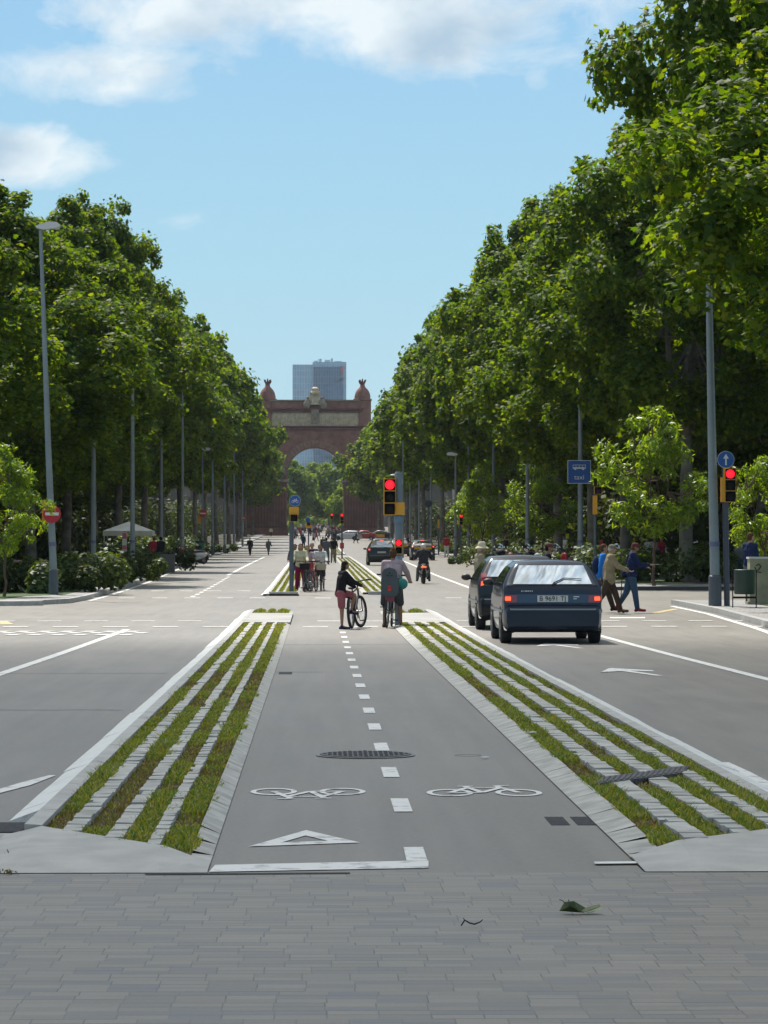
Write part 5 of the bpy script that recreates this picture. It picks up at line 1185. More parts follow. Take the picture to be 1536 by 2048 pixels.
    # lights
    for s in (-1, 1):
        if lights == 'low':
            q = [(s * .835, .70), (s * .60, .70), (s * .60, .83), (s * .835, .83)]; lt = [(s * .80, .735), (s * .705, .735), (s * .705, .80), (s * .80, .80)]
        elif lights == 'high':
            q = [(s * .80, .82), (s * .58, .90), (s * .56, 1.07), (s * .76, 1.08)]; lt = [(s * .78, .84), (s * .66, .88), (s * .65, .95), (s * .77, .92)]
        else:
            q = [(s * .80, .88), (s * .66, .88), (s * .63, 1.12), (s * .735, 1.15)]; lt = [(s * .77, .93), (s * .68, .93), (s * .67, 1.0), (s * .76, 1.0)]
        q = [(a * W0, b * hs) for a, b in q]; lt = [(a * W0, b * hs) for a, b in lt]
        if s > 0: q = [q[1], q[0], q[3], q[2]]; lt = [lt[1], lt[0], lt[3], lt[2]]
        lo = part('tail_light', patch(q, 'rear', .012, 6, 4), M_tail, t)
        if lit: part('lit_lamp', patch(lt, 'rear', .018, 4, 3), M_tailon, lo)
    if lit and lights == 'tall': part('brake_bar', patch([(-.12, zr + .015), (.12, zr + .015), (.12, zr + .045), (-.12, zr + .045)], 'rear', .014, 3, 2), M_tailon, t)
    # bumper band, plate, trims
    if detail:
        part('bumper_strip', patch([(-.83 * W0, .575 * hs), (.83 * W0, .575 * hs), (.83 * W0, .60 * hs), (-.83 * W0, .60 * hs)], 'rear', .012, 14, 1), mat('strip_grey', (.20, .23, .25), .35), t)
        f = patch([(-.82 * W0, .24), (.82 * W0, .24), (.82 * W0, .30), (-.82 * W0, .30)], 'rear', .006, 12, 1); part('bumper_skirt', f, M_trim, t)
        part('tailgate_band', patch([(-.60 * W0, .695 * hs), (.60 * W0, .695 * hs), (.60 * W0, .84 * hs), (-.60 * W0, .84 * hs)], 'rear', .007, 10, 3), mat('band_blue', (.018, .045, .09), .35, coat=.3), t) if lights == 'low' else None
        for s in ('left', 'right'): part('side_strip', patch([(.25, .53), (L - .5, .53), (L - .5, .575), (.25, .575)], s, .012, 16, 1), mat('strip_grey', (.2, .2, .2)), t)
        for s in ('left', 'right'):
            f = MB()
            for yy in (yb, 2.95 * sy, .95 * sy): patch([(yy, .40), (yy + .012, .40), (yy + .012, belt), (yy, belt)], s, .003, 1, 6, f)
            part('door_seams', f, M_under, t)
            f = patch([(yb + .1, .86), (yb + .26, .86), (yb + .26, .90), (yb + .1, .90)], s, .02, 3, 1); part('door_handle', f, M_trim, t)
    pz = (.765 if lights == 'low' else .62 if lights == 'high' else .80) * hs
    pl = part('number_plate', patch([(-.26, pz - .055), (.26, pz - .055), (.26, pz + .055), (-.26, pz + .055)], 'rear', .022, 3, 2), M_plate, t)
    if plate:
        h = bvh.ray_cast(Vector((0, -2, pz)), Vector((0, 1, 0)))
        link('lettering', text_mesh(plate, .115, M_trim, depth=.001), pl, (0, h[0].y - .031, pz))
    if detail:
        f = MB(); y0 = bvh.ray_cast(Vector((.0, -2, 1.03 * hs)), Vector((0, 1, 0)))[0].y
        a = bvh.ray_cast(Vector((.02, -2, 1.02 * hs)), Vector((0, 1, 0)))[0]; b = bvh.ray_cast(Vector((.20, -2, 1.10 * hs)), Vector((0, 1, 0)))[0]; c = bvh.ray_cast(Vector((.50, -2, 1.085 * hs)), Vector((0, 1, 0)))[0]; o_ = Vector((0, -.03, .015))
        f.tube([a + o_, b + o_, c + o_], [.012, .010, .006], 6); f.lathe([(0, 0), (.025, 0), (.02, .03), (0, .03)], 10, a + Vector((0, -.02, -.01)), XZ); part('wiper', f, M_trim, t)
        for s in (-1, 1):
            f = MB(); f.ell((s * (hw + .11), yc - .25 if lights != 'low' else yc - .2, belt + .05), (.10, .06, .068), 12, 8); f.box((s * (hw + .0), yc - .2, belt + .02), (.1, .04, .04)); part('wing_mirror', f, M_trim, t)
    # wheels with dark arches
    wr = .29 if W < 1.72 else .31; f1, f2 = .72 * sy, 3.28 * sy * (L / sy / base_l)
    for yy in (f1, f2):
        for s in (-1, 1):
            f = MB(); k = 18; pts = []
            for i in range(k + 1):
                a = math.pi * i / k; pts.append((yy + (wr + .055) * math.cos(a), wr + (wr + .045) * math.sin(a)))
            f.prism([(yy - wr - .055, .18)] + pts[::-1] + [(yy + wr + .055, .18)], s * (hw - .10) - .11, s * (hw - .10) + .106 + (.0), YZ); part('wheel_arch', f, M_under, t, False)
            w_ = link('wheel', None, t, (s * (hw - .085), yy, wr - .003)); Mx = Matrix.Rotation(R(90), 3, 'Y')
            f = MB(); f.lathe([(.17, -.09), (wr - .05, -.098), (wr - .012, -.085), (wr, -.06), (wr, .06), (wr - .012, .085), (wr - .05, .098), (.17, .09)], 32, (0, 0, 0), Mx); part('tyre', f, M_tyre, w_)
            f = MB(); f.lathe([(0, -.092), (.05, -.10), (.09, -.085), (.165, -.08), (.19, -.1), (.19, .1), (.165, .08), (.09, .085), (.05, .10), (0, .092)], 24, (0, 0, 0), Mx); part('rim', f, M_rim, w_)
    f = MB(); f.box((0, L / 2, .25), (W * .82, L * .8, .12)); f.tube([(-.35, .06, .25), (-.35, .35, .25)], .028, 8); part('underbody', f, M_under, t, False)
    if roofbar: f = MB(); f.box((0, L * .45, H + .08), (.32, .16, .11)); part('roof_sign', f, roofbar, t, False)
    return t
P_blue = carpaint('paint_blue', (.006, .013, .030)); P_dark = carpaint('paint_graphite', (.005, .006, .009)); P_green = carpaint('paint_dark_green', (.005, .009, .010)); P_blk = carpaint('paint_black', (.010, .010, .012)); P_yel = carpaint('paint_yellow', (.60, .33, .02)); P_wht = carpaint('paint_white', (.55, .56, .58)); P_red = carpaint('paint_red', (.35, .02, .03)); P_sil = carpaint('paint_silver', (.35, .37, .38))
b = car('blue older hatchback with lit rear lamps waiting nearest on the right', 4.02, 52.3, P_blue, HATCH, 1.69, 1.40, 4.07, plate='B 9691 TJ')
f = MB(); 
for i, w_ in enumerate((.02, .012, .022, .02, .018, .015)): f.box((-.52 + i * .035, .10, .895), (w_, .006, .022))
part('badge', f, M_chrome, b, False)
f = MB(); f.box((.40, .085, .80), (.10, .006, .018)); f.box((.38, .085, .765), (.06, .006, .014)); part('model_badge', f, M_chrome, b, False)
car('dark grey hatchback with high round rear lamp beside the blue car', 4.07, 60.8, P_dark, HATCH, 1.74, 1.455, 4.2, lights='high')
v = G(764, 1131); c = car('dark green people carrier with brake lights on ahead of the cyclists', v.x - .02, v.y, P_green, MPVP, 1.78, 1.66, 4.1, lights='tall')
part('roof_rails', MB().box((-.62, 1.9, 1.66), (.05, 2.4, .05)).box((.62, 1.9, 1.66), (.05, 2.4, .05)), M_chrome, c, False)
v = G(846, 1121); c = car('black and yellow taxi behind the scooter rider', v.x, v.y, P_blk, SEDAN, 1.76, 1.50, 4.4, roofbar=M_white, lights='tall', name='taxi')
part('yellow_panel', MB().box((0, .09, .90), (1.25, .10, .17)), P_yel, c, False)
v = G(800, 1113); c = car('yellow tailed taxi partly hidden behind the central traffic light', v.x, v.y, P_blk, SEDAN, 1.76, 1.50, 4.4, lights='tall', name='taxi', lit=False)
part('yellow_panel', MB().box((0, .09, .92), (1.35, .12, .22)), P_yel, c, False)
for px, pyb, pt, pr, lab, dx in ((702, 1081, P_wht, HATCH, 'small white car crossing before the right arch pier', R(70)), (733, 1080, P_red, SEDAN, 'small red car before the right arch pier', R(80)), (766, 1079, P_blk, SEDAN, 'distant yellow and black taxi before the right arch pier', R(80))):
    v = G(px, pyb); c = car(lab, v.x + 1.5, min(v.y, 500), pt, pr, 1.75, 1.5, 4.2, detail=False, lit=False, rz=dx, lights='tall')
    if 'taxi' in lab: part('yellow_panel', MB().box((-.9, 2.1, .6), (.1, 1.8, .5)), P_yel, c, False)
for i, (px, d, pt) in enumerate(((1393, 172, P_wht), (1432, 180, P_sil), (-112, 120, P_wht), (770, 330, P_sil))):
    x = at(px, 1100, d).x; car(['white car parked in the shade beyond the right hedge', 'silver car parked beyond the right lamp post in shade', 'white car cut by the left frame edge in the side street', 'grey car far ahead behind the people carrier'][i], x + 2, d, pt, HATCH, 1.7, 1.45, 4.1, detail=False, lit=False, rz=R(90) if i < 3 else R(0), lights='tall', z=KERB if i < 3 else 0)
# ------------------------------------------------------------------ bicycles
def bicycle(label, x, y, rz, frame, tilt=0, steer=0, r=.33, saddle=.92, bar=1.0, basket=None, thick=.022, kids=None, flat=True, scale=1.0):
    """wheels along local y, front at +y; origin between the wheels on the ground"""
    t = thing('bicycle', label, 'bicycle', (x, y, gz(y) + .005), rz, 'bicycles on the bike lane'); t.rotation_euler = (0, tilt, rz); t.scale = (scale,) * 3
    Mx = Matrix.Rotation(R(90), 3, 'Y'); wb = .52
    for yy, s_, nm in ((-wb, 0, 'wheel'), (wb, steer, 'wheel')):
        w_ = link(nm, None, t, (0, yy, r)); w_.rotation_euler = (0, 0, s_)
        f = MB(); f.torus((0, 0, 0), r - thick, thick, Mx, 36, 8); part('tyre', f, M_tyre, w_)
        f = MB(); f.torus((0, 0, 0), r - thick * 2.1, .009, Mx, 36, 6); part('rim', f, M_rim, w_)
        f = MB(); f.lathe([(0, -.04), (.022, -.04), (.022, .04), (0, .04)], 10, (0, 0, 0), Mx)
        for k in range(16): a = 2 * math.pi * k / 16; f.tube([(0.02 * (1 if k % 2 else -1), 0, 0), (0, (r - .045) * math.cos(a), (r - .045) * math.sin(a))], .0022, 4)
        part('spokes', f, M_chrome, w_)
    bb = Vector((0, -.08, .28)); st = Vector((0, -.22, .72)); hd = Vector((0, .38, .80)); hl = Vector((0, .42, .66)); ra = Vector((0, -wb, r)); sd = Vector((0, -.26, saddle)); hb = Vector((0, .33, bar))
    f = MB()
    for a, b, rr in ((bb, st, .018), (st, hd, .018), (bb, hl, .021), (hl, hd, .02), (st, sd, .014)): f.tube([a, b], rr, 8)
    for s in (-1, 1): f.tube([bb + Vector((s * .02, 0, 0)), ra + Vector((s * .05, 0, 0))], .010, 6); f.tube([st, ra + Vector((s * .05, 0, 0))], .009, 6)
    part('frame', f, frame, t)
    f = MB(); fc = Vector((0, wb, r))
    for s in (-1, 1): f.tube([hl + Vector((s * .045, .02, -.02)), fc + Vector((s * .05, -.02, .12)), fc + Vector((s * .05, 0, 0))], .011, 6)
    f.tube([hl, hd, hb], .015, 8); part('fork', f, frame, t)
    f = MB(); f.tube([(-.30, bar and .24 or .3, bar + .03), (-.18, .31, bar + .03), (0, .34, bar), (.18, .31, bar + .03), (.30, .24, bar + .03)], .012, 8)
    part('handlebar', f, M_sk, t); f = MB(); f.tube([(-.31, .235, bar + .03), (-.2, .295, bar + .03)], .018, 8); f.tube([(.31, .235, bar + .03), (.2, .295, bar + .03)], .018, 8); part('grips', f, M_tyre, t)
    f = MB(); f.ell((0, -.30, saddle + .01), (.075, .10, .03)); f.ell((0, -.20, saddle + .01), (.035, .12, .022)); part('saddle', f, M_tyre, t)
    f = MB(); f.lathe([(0, -.008), (.09, -.008), (.09, .008), (0, .008)], 20, bb + Vector((.06, 0, 0)), Mx); f.tube([bb + Vector((.07, 0, 0)), bb + Vector((.08, .10, -.13))], .01, 6); f.tube([bb - Vector((.07, 0, 0)), bb + Vector((-.08, -.10, .13))], .01, 6); part('crank', f, M_chrome, t)
    for s in (-1, 1): f = MB(); q = bb + Vector((s * .13, s * .10, -s * .13)); f.box(q, (.09, .07, .022)); part('pedal', f, M_sk, t)
    if basket: f = MB(); f.box((0, .56, bar - .16), (.32, .24, .22), tap=1.15); part('basket', f, basket, t, False)
    return t
M_fblk = mat('bike_black', (.02, .02, .024), .35); M_fred = mat('bike_red', (.35, .03, .04), .3, coat=1); M_fgrn = mat('bike_green', (.03, .09, .07), .4); M_fwht = mat('bike_white', (.5, .5, .5), .4)
v = at(719, 1257, 62.0); BK1 = bicycle('black mountain bike beside the girl, seen from behind', v.x - .06, 62.3, R(-11), M_fblk, R(-3), R(-13), .33, .80, .93, thick=.03)
v = at(779, 1257, 62.6); BK2 = bicycle('city bicycle carrying the grey child seat', v.x, 62.95, R(-7), M_fblk, R(2), R(4), .34, .88, 1.03)
t = thing('child_seat', 'dark grey child seat with red reflector on rear of bicycle', 'child seat', (v.x, 62.35, gz(62.3)), R(-4)); Msd = mat('seat_plastic', (.05, .065, .07), .5)
f = MB(); ys = []
prof_ = [(-.16, .70), (-.17, .85), (-.165, 1.0), (-.15, 1.12), (-.11, 1.19), (0, 1.225), (.11, 1.19), (.15, 1.12), (.165, 1.0), (.17, .85), (.16, .70), (.09, .62), (-.09, .62)]
f.prism([(a, b) for a, b in prof_][::-1], -.02, .05, XZ, (0, -.06, 0)); f.box((0, .1, .68), (.3, .3, .06)); f.box((-.16, .08, .85), (.03, .26, .3)); f.box((.16, .08, .85), (.03, .26, .3)); part('shell', f, Msd, t, False)
f = MB(); f.lathe([(0, 0), (.035, 0), (.035, .01), (0, .01)], 14, (0, -.115, .83), XZ); f.box((0, -.12, .79), (.07, .01, .08)); part('reflector', f, mat('reflector_red', (.5, .03, .02), .3), t, False)
f = MB(); f.box((-.04, -.118, 1.06), (.045, .01, .012)); f.box((.04, -.118, 1.06), (.045, .01, .012)); f.box((0, -.116, 1.11), (.03, .01, .02)); part('vent_slots', f, M_sk, t, False)
f = MB(); f.box((0, -.10, .585), (.18, .14, .10)); part('rear_lamp_block', f, mat('lamp_maroon', (.16, .015, .03), .4), t, False)
v = at(609, 1184, 108); bicycle('dark green bicycle pushed by the person in maroon trousers', v.x + .05, 108.6, R(176), M_fgrn, 0, R(4), .34, .9, 1.05, basket=M_sk)
v = at(626, 1183, 109); bicycle('red bicycle with red basket in the middle of the waiting cyclists', v.x, 109.5, R(168), M_fred, 0, R(-14), .34, .9, 1.05, basket=M_fred)
v = at(642, 1181, 110); bicycle('bicycle with pale basket on the right of the waiting cyclists', v.x, 110.6, R(181), M_fblk, 0, 0, .32, .9, 1.02, basket=mat('basket_pale', (.4, .38, .27), .8))
for i, (px, pyb) in enumerate(((655, 1128), (668, 1125))):
    v = G(px, pyb); bicycle('%s bicycle ridden away up the lane in the distance' % ('left' if i == 0 else 'right'), v.x, v.y, R(0), M_fblk)
# ------------------------------------------------------------------ scooters and motorbikes
def motorbike(label, x, y, rz, paint, z=0, box=False, plate=True, group='parked motorbikes', lit=False, screen=False):
    t = thing('motor_scooter', label, 'motorbike', (x, y, gz(y) + z), rz, group); Mx = Matrix.Rotation(R(90), 3, 'Y')
    for yy in (-.65, .65):
        w_ = link('wheel', None, t, (0, yy, .27)); f = MB(); f.torus((0, 0, 0), .20, .068, Mx, 24, 8); part('tyre', f, M_tyre, w_); f = MB(); f.lathe([(0, -.03), (.15, -.03), (.15, .03), (0, .03)], 18, (0, 0, 0), Mx); part('rim', f, M_rim, w_)
    f = MB(); f.ell((0, -.40, .55), (.20, .46, .20), 14, 10); f.ell((0, -.15, .38), (.18, .4, .12), 12, 8); f.ell((0, -.80, .60), (.10, .2, .10), 10, 6); f.box((0, .15, .30), (.3, .5, .08)); part('body', f, paint, t)
    f = MB(); f.ell((0, .50, .68), (.22, .10, .30), 14, 8); f.ell((0, .62, .45), (.10, .22, .10), 10, 6); f.tube([(0, .62, .3), (0, .45, .95)], .03, 8); part('front_shield', f, paint, t)
    f = MB(); f.ell((0, -.35, .76), (.15, .42, .07), 12, 6); part('seat', f, M_tyre, t)
    f = MB(); f.tube([(-.34, .30, 1.0), (-.15, .42, 1.0), (.15, .42, 1.0), (.34, .30, 1.0)], .016, 8)
    for s in (-1, 1): f.tube([(s * .22, .38, 1.0), (s * .34, .40, 1.2)], .008, 5)
    part('handlebar', f, M_sk, t)
    for s in (-1, 1): f = MB(); f.ell((s * .36, .40, 1.23), (.05, .02, .03), 10, 6); part('mirror', f, M_chrome, t)
    f = MB(); f.ell((0, -.90, .68), (.13, .04, .05), 10, 6); part('tail_light', f, M_tailon if lit else M_tail, t)
    if lit: f = MB(); f.ell((.10, -.91, .68), (.03, .03, .03), 8, 5); part('indicator', f, M_amber, t)
    if plate: f = MB(); f.box((0, -.93, .50), (.20, .012, .16)); part('number_plate', f, M_plate, t, False)
    f = MB(); f.box((0, -.86, .40), (.16, .2, .3)); f.tube([(.16, -.2, .22), (.18, -.9, .3)], .045, 8); part('mudguard', f, M_sk, t, False)
    if box: f = MB(); f.ell((0, -.78, .98), (.24, .22, .17), 12, 8); part('top_case', f, M_sk, t)
    if screen: f = MB(); f.ell((0, .52, 1.2), (.2, .03, .22), 10, 6); part('screen', f, M_cg, t)
    return t
v = G(848, 1168); SC = (v.x, v.y)
motorbike('dark scooter with lit tail lamp ridden away on the right carriageway', v.x, v.y + .8, R(0), P_blk, lit=True, group='motorbikes ridden on the road')
rs = random.Random(21); MW = [P_blk, P_sil, P_red, P_blk, P_dark, P_wht]
for i in range(13):
    px = 990 + i * 19 if i < 9 else 1215 + (i - 9) * 26; d = 150 + rs.uniform(-3, 3); x = at(px, 1100, d).x
    motorbike('%s parked motorbike from the left in the row behind the right hedge' % ORD[i], x, d, R(150 + rs.uniform(-15, 15)), MW[i % 6], KERB, box=i % 3 == 0, screen=i % 3 == 1)
for i, (px, d) in enumerate(((381, 190), (374, 197), (368, 204), (389, 186))):
    x = at(px, 1100, d).x; motorbike('%s motorbike from the front parked at the left kerb' % ORD[i], x, d, R(100 + i * 8), MW[(i + 2) % 6], KERB, box=i == 1)
for i, px in enumerate((258, 276, 292)):
    x = at(px, 1100, 178).x; motorbike('%s motorbike from the left under the cafe canopy' % ORD[i], x, 176, R(60 + i * 25), MW[i], KERB, screen=True)
# ------------------------------------------------------------------ people
M_skin = mat('skin', (.40, .22, .15), .55, .08, 12); M_skin2 = mat('skin_tan', (.26, .135, .085), .55, .08, 12); M_eye = mat('eye_dark', (.01, .01, .01), .2); M_lip = mat('lips', (.25, .07, .06), .5)
def cl(name, c, var=.18, sc_=9): return mat('cloth_' + name, c, .9, var, sc_, bump=.5, bscale=16, spec=.15)
def remesh(mb, voxel, name, m, smooth=3):
    me = bpy.data.meshes.new(name); me.from_pydata(mb.v, [], mb.f); o = bpy.data.objects.new('tmp', me); C.objects.link(o)
    r = o.modifiers.new('r', 'REMESH'); r.mode = 'VOXEL'; r.voxel_size = voxel; r.use_smooth_shade = True
    s = o.modifiers.new('s', 'SMOOTH'); s.factor = .5; s.iterations = smooth
    dg = bpy.context.evaluated_depsgraph_get(); dg.update(); r2 = bpy.data.meshes.new_from_object(o.evaluated_get(dg)); bpy.data.objects.remove(o); bpy.data.meshes.remove(me)
    r2.name = name; r2.materials.clear(); r2.materials.append(m); return r2
def cap_(mb, a, ra, b, rb, n=10):
    a, b = Vector(a), Vector(b); d = (b - a); l = d.length
    if l < 1e-5: mb.ell(a, max(ra, rb), n, 6); return
    u = d / l; pts = []; rad = []
    for k in (-1.0, -.8, -.45, 0): pts.append(a + u * ra * k); rad.append(max(.0008, ra * math.sqrt(max(0, 1 - k * k))))
    for k in (0, .45, .8, 1.0): pts.append(b + u * rb * k); rad.append(max(.0008, rb * math.sqrt(max(0, 1 - k * k))))
    mb.tube(pts, rad, n)
def rotx(v, a): return Vector((v[0], v[1] * math.cos(a) + v[2] * math.sin(a), -v[1] * math.sin(a) + v[2] * math.cos(a)))
def skeleton(H, p):
    J = {}; lean = R(p.get('lean', 0)); sw = p.get('sw', .105)
    def up(v): q = rotx(Vector(v) - Vector((0, 0, .52)), lean); return q + Vector((0, 0, .52))
    for s, k in ((-1, 'L'), (1, 'R')):
        th, kn, out = [R(q) for q in p.get('leg' + k, (0, 0, 2))]
        hip = Vector((s * .052, 0, .515)); d1 = Vector((s * math.sin(out), math.sin(th) * math.cos(out), -math.cos(th) * math.cos(out))); knee = hip + d1 * .243
        a2 = th - kn; d2 = Vector((s * math.sin(out) * .3, math.sin(a2), -math.cos(a2))).normalized(); ank = knee + d2 * .238
        ft = R(p.get('foot' + k, 0)) ; toe = ank + Vector((s * .02, math.cos(ft) * .105, -math.sin(ft) * .105 - .022)); heel = ank + Vector((0, -.022, -.02))
        J['hip' + k], J['knee' + k], J['ank' + k], J['toe' + k], J['heel' + k] = hip, knee, ank, toe, heel
        sh = up((s * sw, 0, .815)); f_, o_, e_ = [R(q) for q in p.get('arm' + k, (5, 6, 10))]
        d = Vector((s * math.sin(o_), math.sin(f_) * math.cos(o_), -math.cos(f_) * math.cos(o_))); el = sh + d * .165
        tw = p.get('twist' + k, 0); f2 = f_ + e_; d = Vector((s * math.sin(o_) * .4 + tw, math.sin(f2), -math.cos(f2))).normalized(); wr = el + d * .145
        J['sh' + k], J['el' + k], J['wr' + k], J['hd' + k] = sh, el, wr, d
    J['neck'] = up((0, .0, .85)); tilt = R(p.get('head', 0)); J['head'] = J['neck'] + rotx(Vector((0, .012, .083)), lean * .5 + tilt); J['hdir'] = tilt + lean * .4
    J['waist'] = up((0, 0, .60)); J['chest'] = up((0, .005, .74)); J['sternum'] = up((0, 0, .80))
    zmin = min(J[k].z for k in ('toeL', 'toeR', 'heelL', 'heelR')) - .018
    for k in J:
        if k not in ('hdL', 'hdR', 'hdir'): J[k] = (J[k] - Vector((0, 0, zmin))) * H
    return J
def person(label, x, y, rz, H, pose, top, bottom, shoes='black', hair=None, skin=None, sleeve='long', leg='long', hat=None, vox=.012, z=0, coat=0, hairlen=0, female=False, extra=None, group='people on the avenue', shortm=None, bag=None):
    sk = skin or M_skin; J = skeleton(H, pose); t = thing('person', label, 'person', (x, y, gz(y) + z), rz, group); h = H
    near = vox < .016; fat = pose.get('fat', 1.0)
    b = MB()
    for s, k in ((-1, 'L'), (1, 'R')):
        cap_(b, J['hip' + k], .055 * h, J['knee' + k], .034 * h); cap_(b, J['knee' + k], .033 * h, J['ank' + k] + (J['knee' + k] - J['ank' + k]) * .12, .021 * h); cap_(b, J['ank' + k], .022 * h, J['toe' + k], .016 * h); cap_(b, J['ank' + k], .022 * h, J['heel' + k], .02 * h)
        cap_(b, J['sh' + k], .029 * h, J['el' + k], .023 * h); cap_(b, J['el' + k], .022 * h, J['wr' + k], .0155 * h)
        d = J['hd' + k]; w_ = J['wr' + k]; side = Vector((1, 0, 0)) if abs(d.x) < .9 else Vector((0, 1, 0)); nrm = d.cross(side).normalized(); side = nrm.cross(d).normalized(); curl = nrm * (-1 if nrm.dot(Vector((0, 1, -.3))) < 0 else 1)
        for q in (-.012, .012): cap_(b, w_ + side * q * h, .010 * h, w_ + d * .05 * h + side * q * 1.3 * h, .011 * h)
        if near:
            for i, q in enumerate((-.020, -.007, .007, .020)):
                l = (.036, .044, .042, .033)[i] * h; a0 = w_ + d * .055 * h + side * q * h; a1 = a0 + (d * .8 + curl * .45).normalized() * l * .55; a2 = a1 + (d * .3 + curl * .9).normalized() * l * .5; cap_(b, a0, .0056 * h, a1, .0052 * h, 6); cap_(b, a1, .0052 * h, a2, .0045 * h, 6)
            a0 = w_ + d * .018 * h - side * s * .016 * h; cap_(b, a0, .0065 * h, a0 + (d * .7 - side * s * .6).normalized() * .032 * h, .0055 * h, 6)
        else: cap_(b, w_ + d * .05 * h, .014 * h, w_ + d * .085 * h + curl * .012 * h, .012 * h)
    for s in (-1, 1):
        cap_(b, J['waist'] + Vector((s * .038 * h, 0, -.07 * h)), .058 * h, J['waist'] + Vector((s * .035 * h, 0, 0)), .052 * h); cap_(b, J['waist'] + Vector((s * .035 * h, 0, 0)), .052 * h, J['chest'] + Vector((s * .05 * h, 0, 0)), .058 * h)
    cap_(b, J['shL'], .032 * h, J['shR'], .032 * h); cap_(b, J['chest'], .06 * h, J['sternum'], .045 * h); cap_(b, J['sternum'], .034 * h, J['neck'] + Vector((0, .004, .02)) * h, .031 * h)
    hd = J['head']; Mh = Matrix.Rotation(-J['hdir'], 3, 'X'); HY = Matrix.Rotation(R(pose.get('turn', 0)), 3, 'Z') @ Mh
    def hp(a, b_, c): return hd + HY @ Vector((a, b_, c)) * h
    b.ell(hd + HY @ Vector((0, 0, .008)) * h, (.043 * h, .052 * h, .052 * h), 16, 10, HY); b.ell(hp(0, .014, -.030), (.030 * h, .036 * h, .032 * h), 12, 8, HY)
    cap_(b, hp(0, .048, .004), .006 * h, hp(0, .062, -.012), .0085 * h, 8)
    for s in (-1, 1): b.ell(hp(s * .044, -.002, -.004), (.006 * h, .012 * h, .018 * h), 8, 6, HY)
    link('body', remesh(b, vox * h / 1.7, 'body', sk), t)
    if vox < .03:
        e = MB()
        for s in (-1, 1): e.ell(hp(s * .018, .049, .006), (.0075 * h, .004 * h, .0045 * h), 8, 6, HY); 
        part('eyes', e, M_eye, t); e = MB(); e.ell(hp(0, .051, -.036), (.014 * h, .004 * h, .004 * h), 8, 5, HY); part('mouth', e, M_lip, t)
    g_ = .013 * h * fat if near else .017 * h * fat
    tm = MB(); dn = .05 if coat == 0 else coat
    for s in (-1, 1):
        cap_(tm, J['waist'] + Vector((s * .040 * h, 0, -dn * h)), (.058 + (.012 if coat else 0)) * h + g_, J['waist'] + Vector((s * .035 * h, 0, 0)), .050 * h + g_); cap_(tm, J['waist'] + Vector((s * .035 * h, 0, 0)), .050 * h + g_, J['chest'] + Vector((s * .05 * h, 0, 0)), .056 * h + g_)
    cap_(tm, J['shL'], .031 * h + g_, J['shR'], .031 * h + g_); cap_(tm, J['chest'], .06 * h + g_, J['sternum'], .045 * h + g_)
    for k in ('L', 'R'):
        if sleeve != 'none': cap_(tm, J['sh' + k], .030 * h + g_, J['el' + k] if sleeve == 'long' else J['sh' + k].lerp(J['el' + k], .75), .024 * h + g_)
        if sleeve == 'long': cap_(tm, J['el' + k], .024 * h + g_, J['el' + k].lerp(J['wr' + k], .93), .017 * h + g_ * .8)
    link('jacket' if coat else 'shirt', remesh(tm, (vox if near else vox * 1.0) * h / 1.7, 'shirt', top), t)
    bm_ = MB(); g2 = .010 * h
    if leg == 'skirt':
        for s in (-1, 1):
            for q in (-.02, .03): cap_(bm_, J['waist'] + Vector((s * .03 * h, 0, -.03 * h)), .055 * h, (J['hipL'] + J['hipR']) / 2 + Vector((s * .05 * h, q * h, -.20 * h)), .06 * h)
    else:
        for k in ('L', 'R'):
            kn = J['knee' + k]; cap_(bm_, J['hip' + k] + Vector((0, 0, .01 * h)), .056 * h + g2, J['hip' + k].lerp(kn, 1.0 if leg == 'long' else .72), (.037 if leg == 'long' else .048) * h + g2)
            if leg == 'long': cap_(bm_, kn, .036 * h + g2, kn.lerp(J['ank' + k], .93), .027 * h + g2)
            cap_(bm_, J['hip' + k], .055 * h + g2, J['waist'] + Vector(((-.03 if k == 'L' else .03) * h, 0, -.04 * h)), .05 * h + g2)
    link({'long': 'trousers', 'short': 'shorts', 'skirt': 'skirt'}[leg], remesh(bm_, vox * h / 1.7, 'trousers', bottom), t)
    sm = {'black': cl('shoe_black', (.02, .02, .022)), 'red': cl('shoe_red', (.25, .02, .03)), 'navy': cl('shoe_navy', (.02, .025, .07)), 'white': cl('shoe_white', (.5, .5, .5)), 'brown': cl('shoe_brown', (.09, .05, .03))}[shoes]
    for k in ('L', 'R'):
        s_ = MB(); cap_(s_, J['ank' + k], .026 * h, J['heel' + k], .026 * h); cap_(s_, J['heel' + k].lerp(J['ank' + k], .3), .024 * h, J['toe' + k], .0205 * h); link('shoe', remesh(s_, vox * h / 1.7, 'shoe', sm), t)
    if hair:
        hm = MB(); hm.ell(hp(0, -.010, .017), (.048 * h, .054 * h, .052 * h), 14, 10, HY); hm.ell(hp(0, -.026, -.014), (.045 * h, .034 * h, .042 * h), 12, 8, HY)
        if hairlen:
            for s in (-1, 0, 1): cap_(hm, hp(s * .026, -.022, -.01), .026 * h, hp(s * .028, -.030, -.01 - hairlen), .020 * h)
        if pose.get('bun'): hm.ell(hp(0, -.02, .055), (.03 * h, .03 * h, .028 * h))
        link('hair', remesh(hm, vox * h / 1.7, 'hair', hair, 2), t)
